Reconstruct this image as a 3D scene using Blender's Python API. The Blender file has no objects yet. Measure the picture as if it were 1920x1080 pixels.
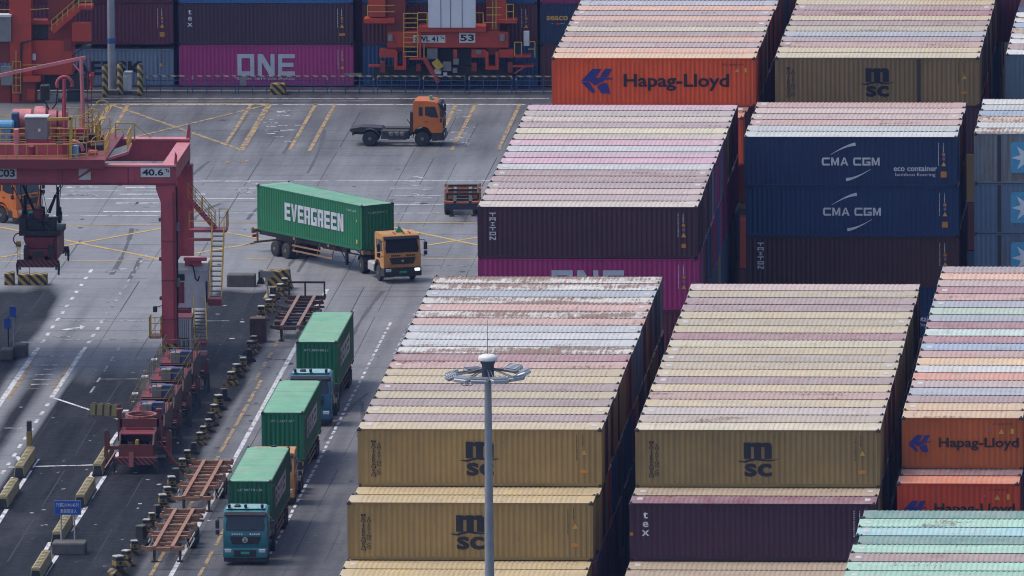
import bpy, bmesh, math, random
from mathutils import Vector, Matrix
random.seed(7)
S = bpy.context.scene
COL = S.collection
# ------------------------------------------------------------------ camera
CAM = Vector((56.899, -704.3515, 130.677))
FWD = Vector((-0.0688363, 0.98706956, -0.14475929))
RGT = Vector((0.99762547, 0.06843264, -0.00777201))
UPV = Vector((-0.00223474, 0.14495055, 0.98943638))
FPX = 26903.5
cd = bpy.data.cameras.new('camera'); cam = bpy.data.objects.new('camera', cd); COL.objects.link(cam)
cd.sensor_width = 36.0; cd.lens = FPX/1920*36; cd.clip_start = 5; cd.clip_end = 6000
mw = Matrix((( RGT.x, UPV.x, -FWD.x, CAM.x), (RGT.y, UPV.y, -FWD.y, CAM.y), (RGT.z, UPV.z, -FWD.z, CAM.z), (0,0,0,1)))
cam.matrix_world = mw
S.camera = cam
# ------------------------------------------------------------------ world, sun, exposure
SUN_EL, SUN_AZ = math.radians(62), math.radians(-84)      # azimuth measured from +Y towards +X
W = bpy.data.worlds.new('World'); S.world = W; W.use_nodes = True
wn = W.node_tree
sky = wn.nodes.new('ShaderNodeTexSky'); sky.sky_type = 'NISHITA'; sky.sun_disc = False
sky.sun_elevation = SUN_EL; sky.sun_rotation = SUN_AZ; sky.air_density = 1.0; sky.dust_density = 3.0; sky.ozone_density = 1.5
bg = wn.nodes['Background']; bg.inputs[1].default_value = 0.15
wn.links.new(sky.outputs[0], bg.inputs[0])
sd = bpy.data.lights.new('sun', 'SUN'); sun = bpy.data.objects.new('sun', sd); COL.objects.link(sun)
sd.energy = 1.5; sd.angle = math.radians(24); sd.color = (1.0, 0.93, 0.83)
_d = Vector((math.sin(SUN_AZ)*math.cos(SUN_EL), math.cos(SUN_AZ)*math.cos(SUN_EL), math.sin(SUN_EL)))
sun.rotation_euler = _d.to_track_quat('Z', 'Y').to_euler()
S.view_settings.view_transform = 'Standard'; S.view_settings.look = 'None'
S.view_settings.exposure = 0.40; S.view_settings.gamma = 1.0; S.view_settings.use_curve_mapping = False
S.cycles.use_denoising = True; S.cycles.filter_width = 1.05
S.cycles.max_bounces = 6; S.cycles.diffuse_bounces = 3; S.cycles.glossy_bounces = 3; S.cycles.volume_bounces = 0
# ------------------------------------------------------------------ helpers
def pix(px, py): return FWD*FPX + RGT*(px-960) + UPV*(540-py)
def at(px, py, z=0.0):
    d = pix(px, py); t = (z-CAM.z)/d.z; return CAM + d*t
def aty(px, py, y):
    d = pix(px, py); t = (y-CAM.y)/d.y; return CAM + d*t
def hexc(h, k=1.0):
    c = [int(h[i:i+2], 16)/255 for i in (0, 2, 4)]
    return tuple(k*((v/12.92) if v <= 0.04045 else ((v+0.055)/1.055)**2.4) for v in c) + (1.0,)

class MB:
    """collects shapes for one mesh"""
    def __init__(s): s.v = []; s.f = []; s.m = []; s.cur = 0
    def add(s, vs, fs):
        b = len(s.v); s.v += [tuple(v) for v in vs]
        for f in fs: s.f.append(tuple(b+i for i in f)); s.m.append(s.cur)
        return s
    def box(s, x0, x1, y0, y1, z0, z1):
        return s.add([(x0,y0,z0),(x1,y0,z0),(x1,y1,z0),(x0,y1,z0),(x0,y0,z1),(x1,y0,z1),(x1,y1,z1),(x0,y1,z1)],
                     [(0,3,2,1),(4,5,6,7),(0,1,5,4),(1,2,6,5),(2,3,7,6),(3,0,4,7)])
    def cbox(s, x0, x1, y0, y1, z0, z1, b=0.05):
        """box with chamfered vertical and top edges"""
        r = []
        for (z, i) in ((z0, 0), (z1-b, 0), (z1, b)):
            for (x, y) in ((x0+i+b, y0+i), (x1-i-b, y0+i), (x1-i, y0+i+b), (x1-i, y1-i-b), (x1-i-b, y1-i), (x0+i+b, y1-i), (x0+i, y1-i-b), (x0+i, y0+i+b)):
                r.append((x, y, z))
        f = [tuple(range(7, -1, -1)), tuple(range(16, 24))]
        for l in (0, 8):
            for k in range(8): f.append((l+k, l+(k+1) % 8, l+8+(k+1) % 8, l+8+k))
        return s.add(r, f)
    def bar(s, p, q, w, h=None, up=(0, 0, 1)):
        p = Vector(p); q = Vector(q); h = h or w; d = (q-p).normalized(); up = Vector(up)
        if abs(d.dot(up)) > 0.98: up = Vector((0, 1, 0))
        a = d.cross(up).normalized()*w/2; b = a.cross(d).normalized()*h/2
        return s.add([p-a-b, p+a-b, p+a+b, p-a+b, q-a-b, q+a-b, q+a+b, q-a+b],
                     [(0,1,2,3),(7,6,5,4),(0,4,5,1),(1,5,6,2),(2,6,7,3),(3,7,4,0)])
    def tube(s, p, q, r, n=8, r2=None):
        p = Vector(p); q = Vector(q); d = (q-p).normalized(); r2 = r if r2 is None else r2
        a = d.orthogonal().normalized(); b = d.cross(a)
        vs = [c+(a*math.cos(2*math.pi*k/n)+b*math.sin(2*math.pi*k/n))*rr for (c, rr) in ((p, r), (q, r2)) for k in range(n)]
        fs = [(k, (k+1) % n, n+(k+1) % n, n+k) for k in range(n)] + [tuple(range(n-1, -1, -1)), tuple(range(n, 2*n))]
        return s.add(vs, fs)
    def path(s, pts, r, n=6):
        for a, b in zip(pts, pts[1:]): s.tube(a, b, r, n)
        return s
    def lathe(s, c, axis, prof, n=16):
        """prof: (distance along axis, radius)"""
        c = Vector(c); d = Vector(axis).normalized(); a = d.orthogonal().normalized(); b = d.cross(a)
        vs = [c+d*t+(a*math.cos(2*math.pi*k/n)+b*math.sin(2*math.pi*k/n))*r for (t, r) in prof for k in range(n)]
        fs = [(i*n+k, i*n+(k+1) % n, (i+1)*n+(k+1) % n, (i+1)*n+k) for i in range(len(prof)-1) for k in range(n)]
        fs += [tuple(range(n-1, -1, -1)), tuple(range((len(prof)-1)*n, len(prof)*n))]
        return s.add(vs, fs)
    def prism(s, poly, axis, a0, a1):
        """poly of 2-d points extruded along axis x, y or z"""
        def P(u, v, a): return {'x': (a, u, v), 'y': (u, a, v), 'z': (u, v, a)}[axis]
        n = len(poly); vs = [P(u, v, a0) for u, v in poly] + [P(u, v, a1) for u, v in poly]
        return s.add(vs, [tuple(range(n-1, -1, -1)), tuple(range(n, 2*n))] + [(k, (k+1) % n, n+(k+1) % n, n+k) for k in range(n)])
    def quad(s, a, b, c, d): return s.add([a, b, c, d], [(0, 1, 2, 3)])
    def rail(s, pts, h=1.05, r=0.02, step=1.5, mids=(0.5,)):
        """handrail along points at floor height"""
        for a, b in zip(pts, pts[1:]):
            a = Vector(a); b = Vector(b); L = (b-a).length; n = max(1, round(L/step))
            for m in (*mids, 1.0): s.tube(a+Vector((0,0,h*m)), b+Vector((0,0,h*m)), r, 5)
            for k in range(n+1):
                p = a.lerp(b, k/n); s.tube(p, p+Vector((0,0,h)), r, 5)
        return s
    def mesh(s, name, mats, fix=True):
        me = bpy.data.meshes.new(name); me.from_pydata(s.v, [], s.f); me.polygons.foreach_set('material_index', s.m)
        for m in (mats if isinstance(mats, (list, tuple)) else [mats]): me.materials.append(m)
        if fix:
            bm = bmesh.new(); bm.from_mesh(me); bmesh.ops.recalc_face_normals(bm, faces=bm.faces); bm.to_mesh(me); bm.free()
        me.update(); return me
    def build(s, name, mats, parent=None, smooth=False, loc=None, rz=None, fix=True):
        o = bpy.data.objects.new(name, s.mesh(name, mats, fix)); COL.objects.link(o); o.parent = parent
        if loc: o.location = loc
        if rz is not None: o.rotation_euler = (0, 0, rz)
        if smooth: shade(o)
        return o

def shade(o, ang=40):
    me = o.data
    me.polygons.foreach_set('use_smooth', [True]*len(me.polygons))
    bm = bmesh.new(); bm.from_mesh(me)
    bmesh.ops.remove_doubles(bm, verts=bm.verts, dist=0.0004)
    for e in bm.edges:
        e.smooth = len(e.link_faces) == 2 and e.calc_face_angle(0) < math.radians(ang)
    bm.to_mesh(me); bm.free()
def tag(o, label, cat, group=None, kind=None):
    o['label'] = label; o['category'] = cat
    if group: o['group'] = group
    if kind: o['kind'] = kind
    return o
def thing(name, label, cat, loc=(0, 0, 0), rz=0, group=None):
    o = bpy.data.objects.new(name, None); COL.objects.link(o); o.location = loc; o.rotation_euler = (0, 0, rz)
    o.empty_display_size = 0.3
    return tag(o, label, cat, group)
def inst(o, name, parent=None):
    c = bpy.data.objects.new(name, o if isinstance(o, bpy.types.Mesh) else o.data); COL.objects.link(c); c.parent = parent
    return c
def dup(o, loc=None, rz=None, label=None, parent=None):
    c = o.copy(); COL.objects.link(c); c.parent = parent
    if loc is not None: c.location = loc
    if rz is not None: c.rotation_euler = (0, 0, rz)
    if label: c['label'] = label
    for ch in list(o.children): dup(ch, parent=c)
    return c
def structure(o):
    o['kind'] = 'structure'; return o
# ------------------------------------------------------------------ materials
def nodes(m): m.use_nodes = True; return m.node_tree, m.node_tree.nodes['Principled BSDF']
def N(t, typ, **kw):
    n = t.nodes.new(typ)
    for k, v in kw.items(): setattr(n, k, v)
    return n
def mixc(t, a, b, fac, mode='MIX'):
    n = N(t, 'ShaderNodeMix', data_type='RGBA', blend_type=mode)
    for sock, val in ((0, fac), (6, a), (7, b)):
        if isinstance(val, bpy.types.NodeSocket): t.links.new(val, n.inputs[sock])
        else: n.inputs[sock].default_value = val
    return n.outputs[2]
def ramp(t, src, lo, hi, a=0.0, b=1.0):
    n = N(t, 'ShaderNodeMapRange'); n.inputs[1].default_value = lo; n.inputs[2].default_value = hi
    n.inputs[3].default_value = a; n.inputs[4].default_value = b; t.links.new(src, n.inputs[0]); return n.outputs[0]
def math2(t, op, a, b):
    n = N(t, 'ShaderNodeMath', operation=op)
    for i, v in enumerate((a, b)):
        if isinstance(v, bpy.types.NodeSocket): t.links.new(v, n.inputs[i])
        else: n.inputs[i].default_value = v
    return n.outputs[0]
def noise(t, vec, scale, detail=4, rough=0.55, w=None):
    n = N(t, 'ShaderNodeTexNoise'); n.inputs['Scale'].default_value = scale; n.inputs['Detail'].default_value = detail
    n.inputs['Roughness'].default_value = rough
    if w is not None:
        n.noise_dimensions = '4D'; t.links.new(w, n.inputs['W'])
    t.links.new(vec, n.inputs['Vector']); return n.outputs[0]
def mapping(t, vec, scale):
    n = N(t, 'ShaderNodeMapping'); n.inputs['Scale'].default_value = scale; t.links.new(vec, n.inputs[0]); return n.outputs[0]
MATS = {}
def paint(name, col, rough=0.5, metal=0.0, dirt=0.35, scale=1.2, spec=0.5, dirtcol=(0.05, 0.045, 0.04, 1)):
    if name in MATS: return MATS[name]
    if isinstance(col, str): col = hexc(col)
    m = bpy.data.materials.new(name); t, p = nodes(m)
    tc = N(t, 'ShaderNodeTexCoord'); oi = N(t, 'ShaderNodeObjectInfo')
    w = math2(t, 'MULTIPLY', oi.outputs['Random'], 37.0)
    n1 = noise(t, tc.outputs['Object'], scale, 5, 0.65, w)
    n2 = noise(t, mapping(t, tc.outputs['Object'], (3.5, 3.5, 0.6)), scale*1.3, 4, 0.6, w)
    f = math2(t, 'MULTIPLY', ramp(t, n1, 0.42, 0.75), dirt)
    f2 = math2(t, 'MULTIPLY', ramp(t, n2, 0.5, 0.8), dirt*0.8)
    c = mixc(t, tuple(col), dirtcol, f); c = mixc(t, c, dirtcol, f2)
    t.links.new(c, p.inputs['Base Color'])
    t.links.new(ramp(t, n1, 0.3, 0.8, max(0.05, rough-0.08), min(1, rough+0.15)), p.inputs['Roughness'])
    p.inputs['Metallic'].default_value = metal; p.inputs['Specular IOR Level'].default_value = spec
    MATS[name] = m; return m
def container_mat(name, roof):
    """paint in the object's own colour, with grime, streaks and rust set per container"""
    m = bpy.data.materials.new(name); t, p = nodes(m)
    tc = N(t, 'ShaderNodeTexCoord'); oi = N(t, 'ShaderNodeObjectInfo')
    at1 = N(t, 'ShaderNodeAttribute', attribute_type='OBJECT', attribute_name='rust')
    w = math2(t, 'MULTIPLY', oi.outputs['Random'], 91.0)
    P = tc.outputs['Object']; base = oi.outputs['Color']
    if roof:
        big = noise(t, mapping(t, P, (0.35, 1.2, 1)), 1.0, 4, 0.6, w)
        streak = noise(t, mapping(t, P, (4.0, 0.35, 1)), 1.0, 3, 0.6, w)
        patch = noise(t, mapping(t, P, (1.1, 0.55, 1)), 1.0, 5, 0.7, w)
        fine = noise(t, P, 6.0, 4, 0.7, w)
    else:
        big = noise(t, mapping(t, P, (0.5, 0.5, 0.5)), 1.0, 4, 0.6, w)
        streak = noise(t, mapping(t, P, (5.0, 5.0, 0.22)), 1.0, 4, 0.65, w)
        patch = noise(t, mapping(t, P, (1.6, 1.6, 0.5)), 1.0, 5, 0.7, w)
        fine = noise(t, P, 5.0, 4, 0.7, w)
    v = ramp(t, big, 0.3, 0.7, 0.84, 1.12)
    vc = N(t, 'ShaderNodeCombineColor'); [t.links.new(v, vc.inputs[i]) for i in range(3)]
    c = mixc(t, base, vc.outputs[0], 1.0, 'MULTIPLY')
    if roof:                                             # dust, soot and rust that gather between the ribs
        clus = noise(t, mapping(t, P, (0.22, 0.55, 1)), 1.0, 3, 0.55, math2(t, 'ADD', w, 7.3)); rib = noise(t, mapping(t, P, (7.0, 0.5, 1)), 1.0, 3, 0.6, w)
        c = mixc(t, c, (0.42, 0.385, 0.33, 1), math2(t, 'MULTIPLY', ramp(t, patch, 0.3, 0.7), 0.5))
        c = mixc(t, c, (0.12, 0.105, 0.10, 1), math2(t, 'MULTIPLY', ramp(t, streak, 0.55, 0.78), 0.38))
        c = mixc(t, c, (0.05, 0.05, 0.055, 1), math2(t, 'MULTIPLY', ramp(t, math2(t, 'ADD', math2(t, 'MULTIPLY', clus, 0.6), math2(t, 'MULTIPLY', fine, 0.4)), 0.60, 0.68), 0.62))
        rm = math2(t, 'ADD', math2(t, 'ADD', math2(t, 'MULTIPLY', clus, 0.5), math2(t, 'MULTIPLY', math2(t, 'ADD', math2(t, 'MULTIPLY', rib, 0.6), math2(t, 'MULTIPLY', fine, 0.4)), 0.5)), math2(t, 'MULTIPLY', at1.outputs['Fac'], 0.17))
        rf = ramp(t, rm, 0.635, 0.685); amt = 0.9
    else:
        c = mixc(t, c, (0.07, 0.062, 0.055, 1), math2(t, 'MULTIPLY', ramp(t, streak, 0.5, 0.8), 0.30))
        c = mixc(t, c, (0.05, 0.05, 0.055, 1), math2(t, 'MULTIPLY', ramp(t, math2(t, 'MULTIPLY', patch, fine), 0.34, 0.46), 0.4))
        rm = math2(t, 'ADD', math2(t, 'ADD', math2(t, 'MULTIPLY', patch, 0.45), math2(t, 'MULTIPLY', streak, 0.55)), math2(t, 'MULTIPLY', at1.outputs['Fac'], 0.26))
        rf = ramp(t, rm, 0.66, 0.80); amt = 0.8
    rcol = mixc(t, (0.30, 0.125, 0.04, 1), (0.10, 0.05, 0.03, 1), fine)
    c = mixc(t, c, rcol, math2(t, 'MULTIPLY', rf, amt))
    t.links.new(c, p.inputs['Base Color'])
    t.links.new(ramp(t, streak, 0.3, 0.7, 0.36 if roof else 0.42, 0.55 if roof else 0.62), p.inputs['Roughness'])
    p.inputs['Specular IOR Level'].default_value = 0.5
    return m
M_WALL = container_mat('container_wall_paint', False)
M_ROOF = container_mat('container_roof_paint', True)
M_FIT = paint('corner_fitting_steel', (0.035, 0.03, 0.03, 1), 0.6, 0, 0.3)
def ink(name, col, rough=0.5): return paint(name, col, rough, 0, 0.25, 2.0)
# ================================================================== ground
def sstep(a, b, x):
    t = max(0.0, min(1.0, (x-a)/(b-a))); return t*t*(3-2*t)
def wob(x, y):
    return (math.sin(x*1.7+y*0.21)+math.sin(x*0.63-y*0.37+1.3)+math.sin(x*3.1+y*0.11+4.0)*0.6+math.sin(y*0.9+x*0.4)*0.4)/3.0
def stain(x, y):
    n = wob(x, y)
    # black asphalt on the left of the truck lane
    left = 1-sstep(-33.8, -32.7, x+n*0.25); d = left*(1-sstep(181, 190, y+n*3))
    mid = sstep(-29.6, -29.1, x)*(1-sstep(-25, -23.0, x)); d = max(d, mid*(1-sstep(139, 164, y+n*5)))
    rgt = sstep(-24.4, -23.2, x)*(1-sstep(-19.3, -17.9, x+n*0.4)); d = max(d, rgt*(1-sstep(183.5, 187.5, y+n*1.2)))
    strk = math.exp(-((x+31.2+n*0.15)/0.62)**2)*(1-sstep(140, 170, y)); d = max(d, strk*0.9)
    strk = math.exp(-((x+31.25)/0.35)**2)*0.35*(1-sstep(170, 190, y)); d = max(d, strk)
    # truck lanes, darker towards the near end, with worn wheel tracks
    if x > -19:
        d = max(d, 0.16+0.36*(1-sstep(80, 165, y)))
        for c in (-13.7, -11.2, -9.3): d = max(d, d+0.10*math.exp(-((x-c)/0.5)**2))
        d = max(d, 0.5*math.exp(-((x+17.9+n*0.3)/0.7)**2)*(1-sstep(150, 185, y)))
    d = max(d, (0.40+.08*n)*sstep(222, 256, y), 0.05+0.05*n)
    d = max(d, 0.62*sstep(273.4, 274.6, y))
    return max(0.0, min(1.0, d+0.05*n*(1 if d < 0.6 else 1.5)))
gm = bpy.data.materials.new('yard_concrete'); t, p = nodes(gm)
geo = N(t, 'ShaderNodeNewGeometry'); P = geo.outputs['Position']
st = N(t, 'ShaderNodeAttribute', attribute_name='stain')
big = noise(t, mapping(t, P, (0.16, 0.09, 1)), 1.0, 6, 0.62)
lon = noise(t, mapping(t, P, (1.3, 0.06, 1)), 1.0, 5, 0.65)
crs = noise(t, mapping(t, P, (0.10, 1.1, 1)), 1.0, 5, 0.65)
fin = noise(t, P, 2.2, 8, 0.75)
spk = noise(t, P, 1.1, 3, 0.5)
conc = mixc(t, (0.165, 0.170, 0.185, 1), (0.235, 0.238, 0.25, 1), ramp(t, big, 0.3, 0.7))
conc = mixc(t, conc, (0.10, 0.10, 0.11, 1), math2(t, 'MULTIPLY', ramp(t, crs, 0.5, 0.75), 0.5))
dark = mixc(t, (0.006, 0.0065, 0.009, 1), (0.026, 0.026, 0.031, 1), ramp(t, lon, 0.32, 0.75))
dark = mixc(t, dark, (0.055, 0.054, 0.058, 1), math2(t, 'MULTIPLY', ramp(t, big, 0.54, 0.74), 0.6))
fac = math2(t, 'ADD', st.outputs['Fac'], math2(t, 'MULTIPLY', math2(t, 'SUBTRACT', lon, 0.5), 0.55))
c = mixc(t, conc, dark, ramp(t, fac, 0.06, 0.80))
c = mixc(t, c, (0.03, 0.03, 0.035, 1), math2(t, 'MULTIPLY', ramp(t, fin, 0.58, 0.72), 0.55))
c = mixc(t, c, (0.36, 0.36, 0.37, 1), math2(t, 'MULTIPLY', ramp(t, math2(t, 'MULTIPLY', spk, fin), 0.42, 0.47), 0.5))
t.links.new(c, p.inputs['Base Color']); t.links.new(ramp(t, fin, 0.3, 0.7, 0.55, 0.8), p.inputs['Roughness'])
t.links.new(ramp(t, st.outputs['Fac'], 0.3, 0.8, 0.35, 0.10), p.inputs['Specular IOR Level'])
bmp = N(t, 'ShaderNodeBump'); bmp.inputs['Strength'].default_value = 0.25; bmp.inputs['Distance'].default_value = 0.02
t.links.new(fin, bmp.inputs['Height']); t.links.new(bmp.outputs[0], p.inputs['Normal'])

def sheet(name, x0, x1, nx, y0, y1, ny, z, mat):
    vs = [(x0+(x1-x0)*i/nx, y0+(y1-y0)*j/ny, z) for j in range(ny+1) for i in range(nx+1)]
    fs = [(j*(nx+1)+i, j*(nx+1)+i+1, (j+1)*(nx+1)+i+1, (j+1)*(nx+1)+i) for j in range(ny) for i in range(nx)]
    me = bpy.data.meshes.new(name); me.from_pydata(vs, [], fs); me.materials.append(mat)
    a = me.attributes.new('stain', 'FLOAT', 'POINT'); a.data.foreach_set('value', [stain(v[0], v[1]) for v in vs])
    o = bpy.data.objects.new(name, me); COL.objects.link(o); return structure(o)
sheet('yard_pavement', -60, 5, 200, 60, 300, 200, 0.0, gm)
g = MB().quad((-420, -715, -0.05), (420, -715, -0.05), (420, 760, -0.05), (-420, 760, -0.05)).build('ground', paint('outer_asphalt', (0.07, 0.072, 0.08, 1), 0.8, 0, 0.4, 0.05))
structure(g)
# ------------------------------------------------------------------ painted markings and joints
def worn(name, col, amt, lo=0.44):
    m = bpy.data.materials.new(name); t, p = nodes(m)
    P = N(t, 'ShaderNodeNewGeometry').outputs['Position']
    n = noise(t, mapping(t, P, (1.6, 0.9, 1)), 1.2, 6, 0.72); n2 = noise(t, P, 7.0, 3, 0.7)
    f = math2(t, 'ADD', math2(t, 'MULTIPLY', n, 0.7), math2(t, 'MULTIPLY', n2, 0.3))
    t.links.new(mixc(t, hexc(col), (0.09, 0.09, 0.10, 1), math2(t, 'MULTIPLY', ramp(t, f, lo, lo+0.12), amt)), p.inputs['Base Color'])
    p.inputs['Roughness'].default_value = 0.7; return m
M_WHITE = worn('white_road_paint', 'C6C8CC', 0.9, 0.48); M_WFAINT = worn('faint_white_road_paint', 'B6B9C0', 1.0, 0.42)
M_YEL = worn('yellow_road_paint', 'A68A58', 0.95, 0.45); M_YFAINT = worn('faint_yellow_road_paint', 'A88A58', 1.0, 0.42)
M_YEL2 = worn('fresh_yellow_road_paint', 'BC9C50', 0.8, 0.50)
M_JOINT = paint('joint_sealant', (0.035, 0.035, 0.04, 1), 0.8, 0, 0.2)
STRIPS = [0]
def strip(mb, a, b, w, z):
    STRIPS[0] += 1; z += 0.0007*(STRIPS[0] % 9)            # every stripe lies on its own level
    a = Vector((a[0], a[1], 0)); b = Vector((b[0], b[1], 0)); d = (b-a).normalized(); n = Vector((-d.y, d.x, 0))*w/2
    up = Vector((0, 0, z)); mb.quad(a-n+up, b-n+up, b+n+up, a+n+up)
def pstrip(mb, a, b, w, z): strip(mb, at(*a), at(*b), w, z)
def dashes(mb, x, y0, y1, w, on, off, z):
    y = y0
    while y < y1:
        k = random.uniform(0.75, 1.15); strip(mb, (x, y), (x+random.uniform(-.02, .02), min(y1, y+on*k)), w, z); y += on+off
j = MB()                                             # slab joints
for x in (-29.0, -26.2, -21.4, -16.2, -14.6, -12.9, -10.4, -8.5, -6.2, -34.6, -38.1): [strip(j, (x+random.uniform(-.04, .04), y0), (x+random.uniform(-.04, .04), y0+random.uniform(9, 19)), random.choice((.03, .04, .06)), 0.003) for y0 in range(62, 262, 19)]
y = 66
while y < 274:
    x0 = random.uniform(-44, -20); strip(j, (x0, y), (x0+random.uniform(6, 26), y+random.uniform(-.1, .1)), 0.045, 0.0035); y += random.choice((2.5, 4.9, 5.1))
structure(j.build('slab_joints', M_JOINT))
w = MB(); wf = MB(); yl = MB(); yf = MB()
strip(w, (-16.6, 62), (-16.85, 186), 0.26, 0.008)
dashes(w, -11.75, 84, 172, 0.17, 1.25, 0.55, 0.008); dashes(wf, -10.55, 158, 176, 0.14, 1.2, 0.9, 0.008)
dashes(w, -32.55, 160, 196, 0.22, 1.3, 1.7, 0.008); strip(w, (-32.62, 130), (-32.6, 160), 0.33, 0.008); dashes(w, -32.6, 84, 130, 0.22, 1.3, 1.9, 0.008)
dashes(wf, -29.7, 172, 203, 0.2, 1.2, 1.6, 0.008); dashes(w, -29.7, 160, 172, 0.22, 1.3, 1.5, 0.008); strip(w, (-29.75, 141), (-29.72, 160), 0.3, 0.008); dashes(w, -29.72, 96, 140, 0.22, 1.3, 1.9, 0.008)
strip(yl, (-32.32, 140.5), (-32.3, 155), 0.22, 0.011); strip(yl, (-29.98, 144), (-29.96, 156), 0.22, 0.011)
dashes(wf, -27.6, 143, 163, 0.14, 2.2, 2.0, 0.008)
pstrip(w, (100, 746), (230, 789), 0.22, 0.0085)
for a, b in (((222,810),(197,847)), ((175,885),(160,910)), ((130,964),(117,980)), ((94,1017),(75,1050)), ((242,780),(236,790)), ((241,812),(226,838)), ((224,848),(203,873)), ((197,892),(170,935)),
             ((162,950),(131,998)), ((107,1042),(78,1086)), ((25,895),(10,915)), ((71,861),(59,877)), ((57,882),(25,931)), ((15,951),(-4,982))):
    pstrip(w, a, b, 0.24, 0.008)
pstrip(w, (64, 875), (179, 872), 0.3, 0.009); pstrip(w, (15, 876), (30, 876), 0.3, 0.009); pstrip(w, (32, 856), (40, 868), 0.25, 0.009)
# arrow on the left lane
A = at(120, 619); B = at(149, 614); strip(w, A, B, 0.5, 0.0087); T = at(160, 612.5); U1 = at(149, 609.5); U2 = at(151, 618)
w.add([(U1.x, U1.y, 0.0087), (U2.x, U2.y, 0.0087), (T.x, T.y, 0.0087)], [(0, 1, 2)])
for x, y in ((114, 632), (103, 668), (92, 685), (88, 693), (82, 703), (77, 712), (74, 721), (24, 803), (52, 642)):
    q = at(x, y); strip(wf, (q.x-.5, q.y), (q.x+.55, q.y+.1), 0.45, 0.008)
for py, spans, wd in ((185.5, ((165, 1030),), .18), (190, ((170, 700),), .14), (196.5, ((165, 985),), .24)):
    for a, b in spans: pstrip(w, (a, py), (b, py-0.5), wd, 0.008)
for py, spans, wd, mb in ((339.5, ((352, 935),), .22, w), (344, ((120, 303),), .16, wf), (341.5, ((352, 470),), .2, w), (351.5, ((235, 300), (122, 170)), .42, w), (353, ((730, 812), (900, 925)), .18, w),
        (358.5, ((95, 232), (248, 298)), .2, w), (364.5, ((224, 300), (352, 385)), .42, w), (367.5, ((740, 890),), .18, w), (372.8, ((85, 300), (352, 482)), .25, w), (381, ((217, 255), (260, 300)), .38, w),
        (383.5, ((735, 905),), .25, w), (388.5, ((267, 300),), .2, wf), (397, ((194, 302),), .42, w), (400, ((735, 830), (352, 480)), .25, w), (405, ((100, 128), (150, 205), (210, 300)), .25, w),
        (602, ((100, 280), (385, 430)), .2, wf), (604, ((450, 458),), .3, w), (635, ((430, 440),), .3, w), (498, ((780, 895),), .16, wf), (510, ((700, 760),), .14, wf), (636.5, ((120, 280),), .16, wf), (711, ((185, 265),), .16, wf)):
    for a, b in spans: pstrip(mb, (a, py), (b, py-0.3), wd, 0.008)
# broken stencil patches between the parking lines
for k in range(70):
    if k < 26: px, py = random.uniform(500, 560) - (k % 3)*4, random.uniform(205, 268)
    elif k < 44: px, py = random.uniform(850, 880), random.uniform(205, 275)
    elif k < 56: px, py = random.uniform(450, 480), random.uniform(344, 378)
    else: px, py = random.uniform(770, 800), random.uniform(330, 385)
    q = at(px, py); strip(wf, (q.x-random.uniform(.2, .5), q.y), (q.x+random.uniform(.2, .4), q.y), random.uniform(.2, .5), 0.0075)
for py in (351, 366): 
    for k in range(9): q = at(122+k*6.5, py+random.uniform(-.6, .6)); strip(wf, (q.x-.07, q.y), (q.x+.07, q.y+.1), 1.2, 0.0078)
for k in range(6): q = at(196+k*6, 510-k*1.2); strip(wf, (q.x, q.y), (q.x+.35, q.y+.2), .5, 0.008)
for k in range(60):                                      # paper scraps and spilt paint flecks
    px, py = random.uniform(20, 470), random.uniform(560, 1070); q = at(px, py)
    strip(wf, (q.x, q.y), (q.x+random.uniform(.08, .25), q.y+random.uniform(-.1, .1)), random.uniform(.15, .5), 0.0065)
for a, b, wd in (((207,195),(176,250),.42), ((241,195),(206,255),.25), ((207,196),(455,282),.34), ((505,196),(250,258),.3), ((470,197),(425,268),.25), ((505,196),(452,283),.42), ((592,195),(543,281),.26), ((628,195),(580,283),.26),
                 ((855,196),(815,275),.26), ((892,195),(847,282),.26), ((975,195),(934,282),.26)):
    pstrip(yl, a, b, wd, 0.0115)
y2 = MB()
for a, b, wd in (((195,195),(505,194),.22), ((0,426),(302,486.5),.3), ((0,483),(303,428.5),.3), ((118,423.5),(303,421.5),.2), ((0,491),(303,487.5),.2), ((352,477.5),(482,455),.3), ((425,436),(484,447),.26), ((352,418),(484,419),.18),
                 ((737,426),(897,460),.3), ((795,461),(897,445),.3), ((733,417.5),(897,418.5),.24), ((788,485.5),(897,485),.2), ((460,485.5),(512,485),.2), ((460,442),(488,448),.26), ((460,460),(484,454),.26), ((352,486),(420,485.5),.2)):
    pstrip(y2, a, b, wd, 0.0115)
dashes(yl, -17.75, 62, 148, 0.22, 4.5, 0.35, 0.0115); dashes(yf, -18.1, 148, 176, 0.22, 3.0, 1.5, 0.0115); pstrip(yl, (498, 560), (520, 525), .35, 0.0115)
dashes(yl, -15.05, 62, 106, 0.2, 6, 0.2, 0.0115); strip(yf, (-14.95, 106), (-14.95, 130), 0.2, 0.0115)
for y in (80.4, 83.4, 128, 131, 136, 138): strip(yf, (-17.4, y), (-14, y), 0.12, 0.0112)
pstrip(yf, (382, 375), (352, 410), .3, 0.0115); pstrip(yf, (420, 306), (426, 302), .6, 0.0115); pstrip(yf, (455, 305), (460, 300), .6, 0.0115); pstrip(yf, (64, 669), (130, 669), .16, 0.0112); pstrip(yf, (48, 729), (85, 729), .16, 0.0112)
scf = MB()
for k in range(22):
    x = random.uniform(-34, -19) if k % 3 else random.uniform(-17, -5); y0 = random.uniform(190, 250) if k % 3 else random.uniform(90, 180); L_ = random.uniform(5, 22); bend = random.uniform(-1.2, 1.2); pts_ = [(x+bend*(i/8)**2, y0+L_*i/8) for i in range(9)]
    for p_, q_ in zip(pts_, pts_[1:]): strip(scf, p_, q_, random.uniform(.16, .34), 0.0018)
oil = MB()
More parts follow.
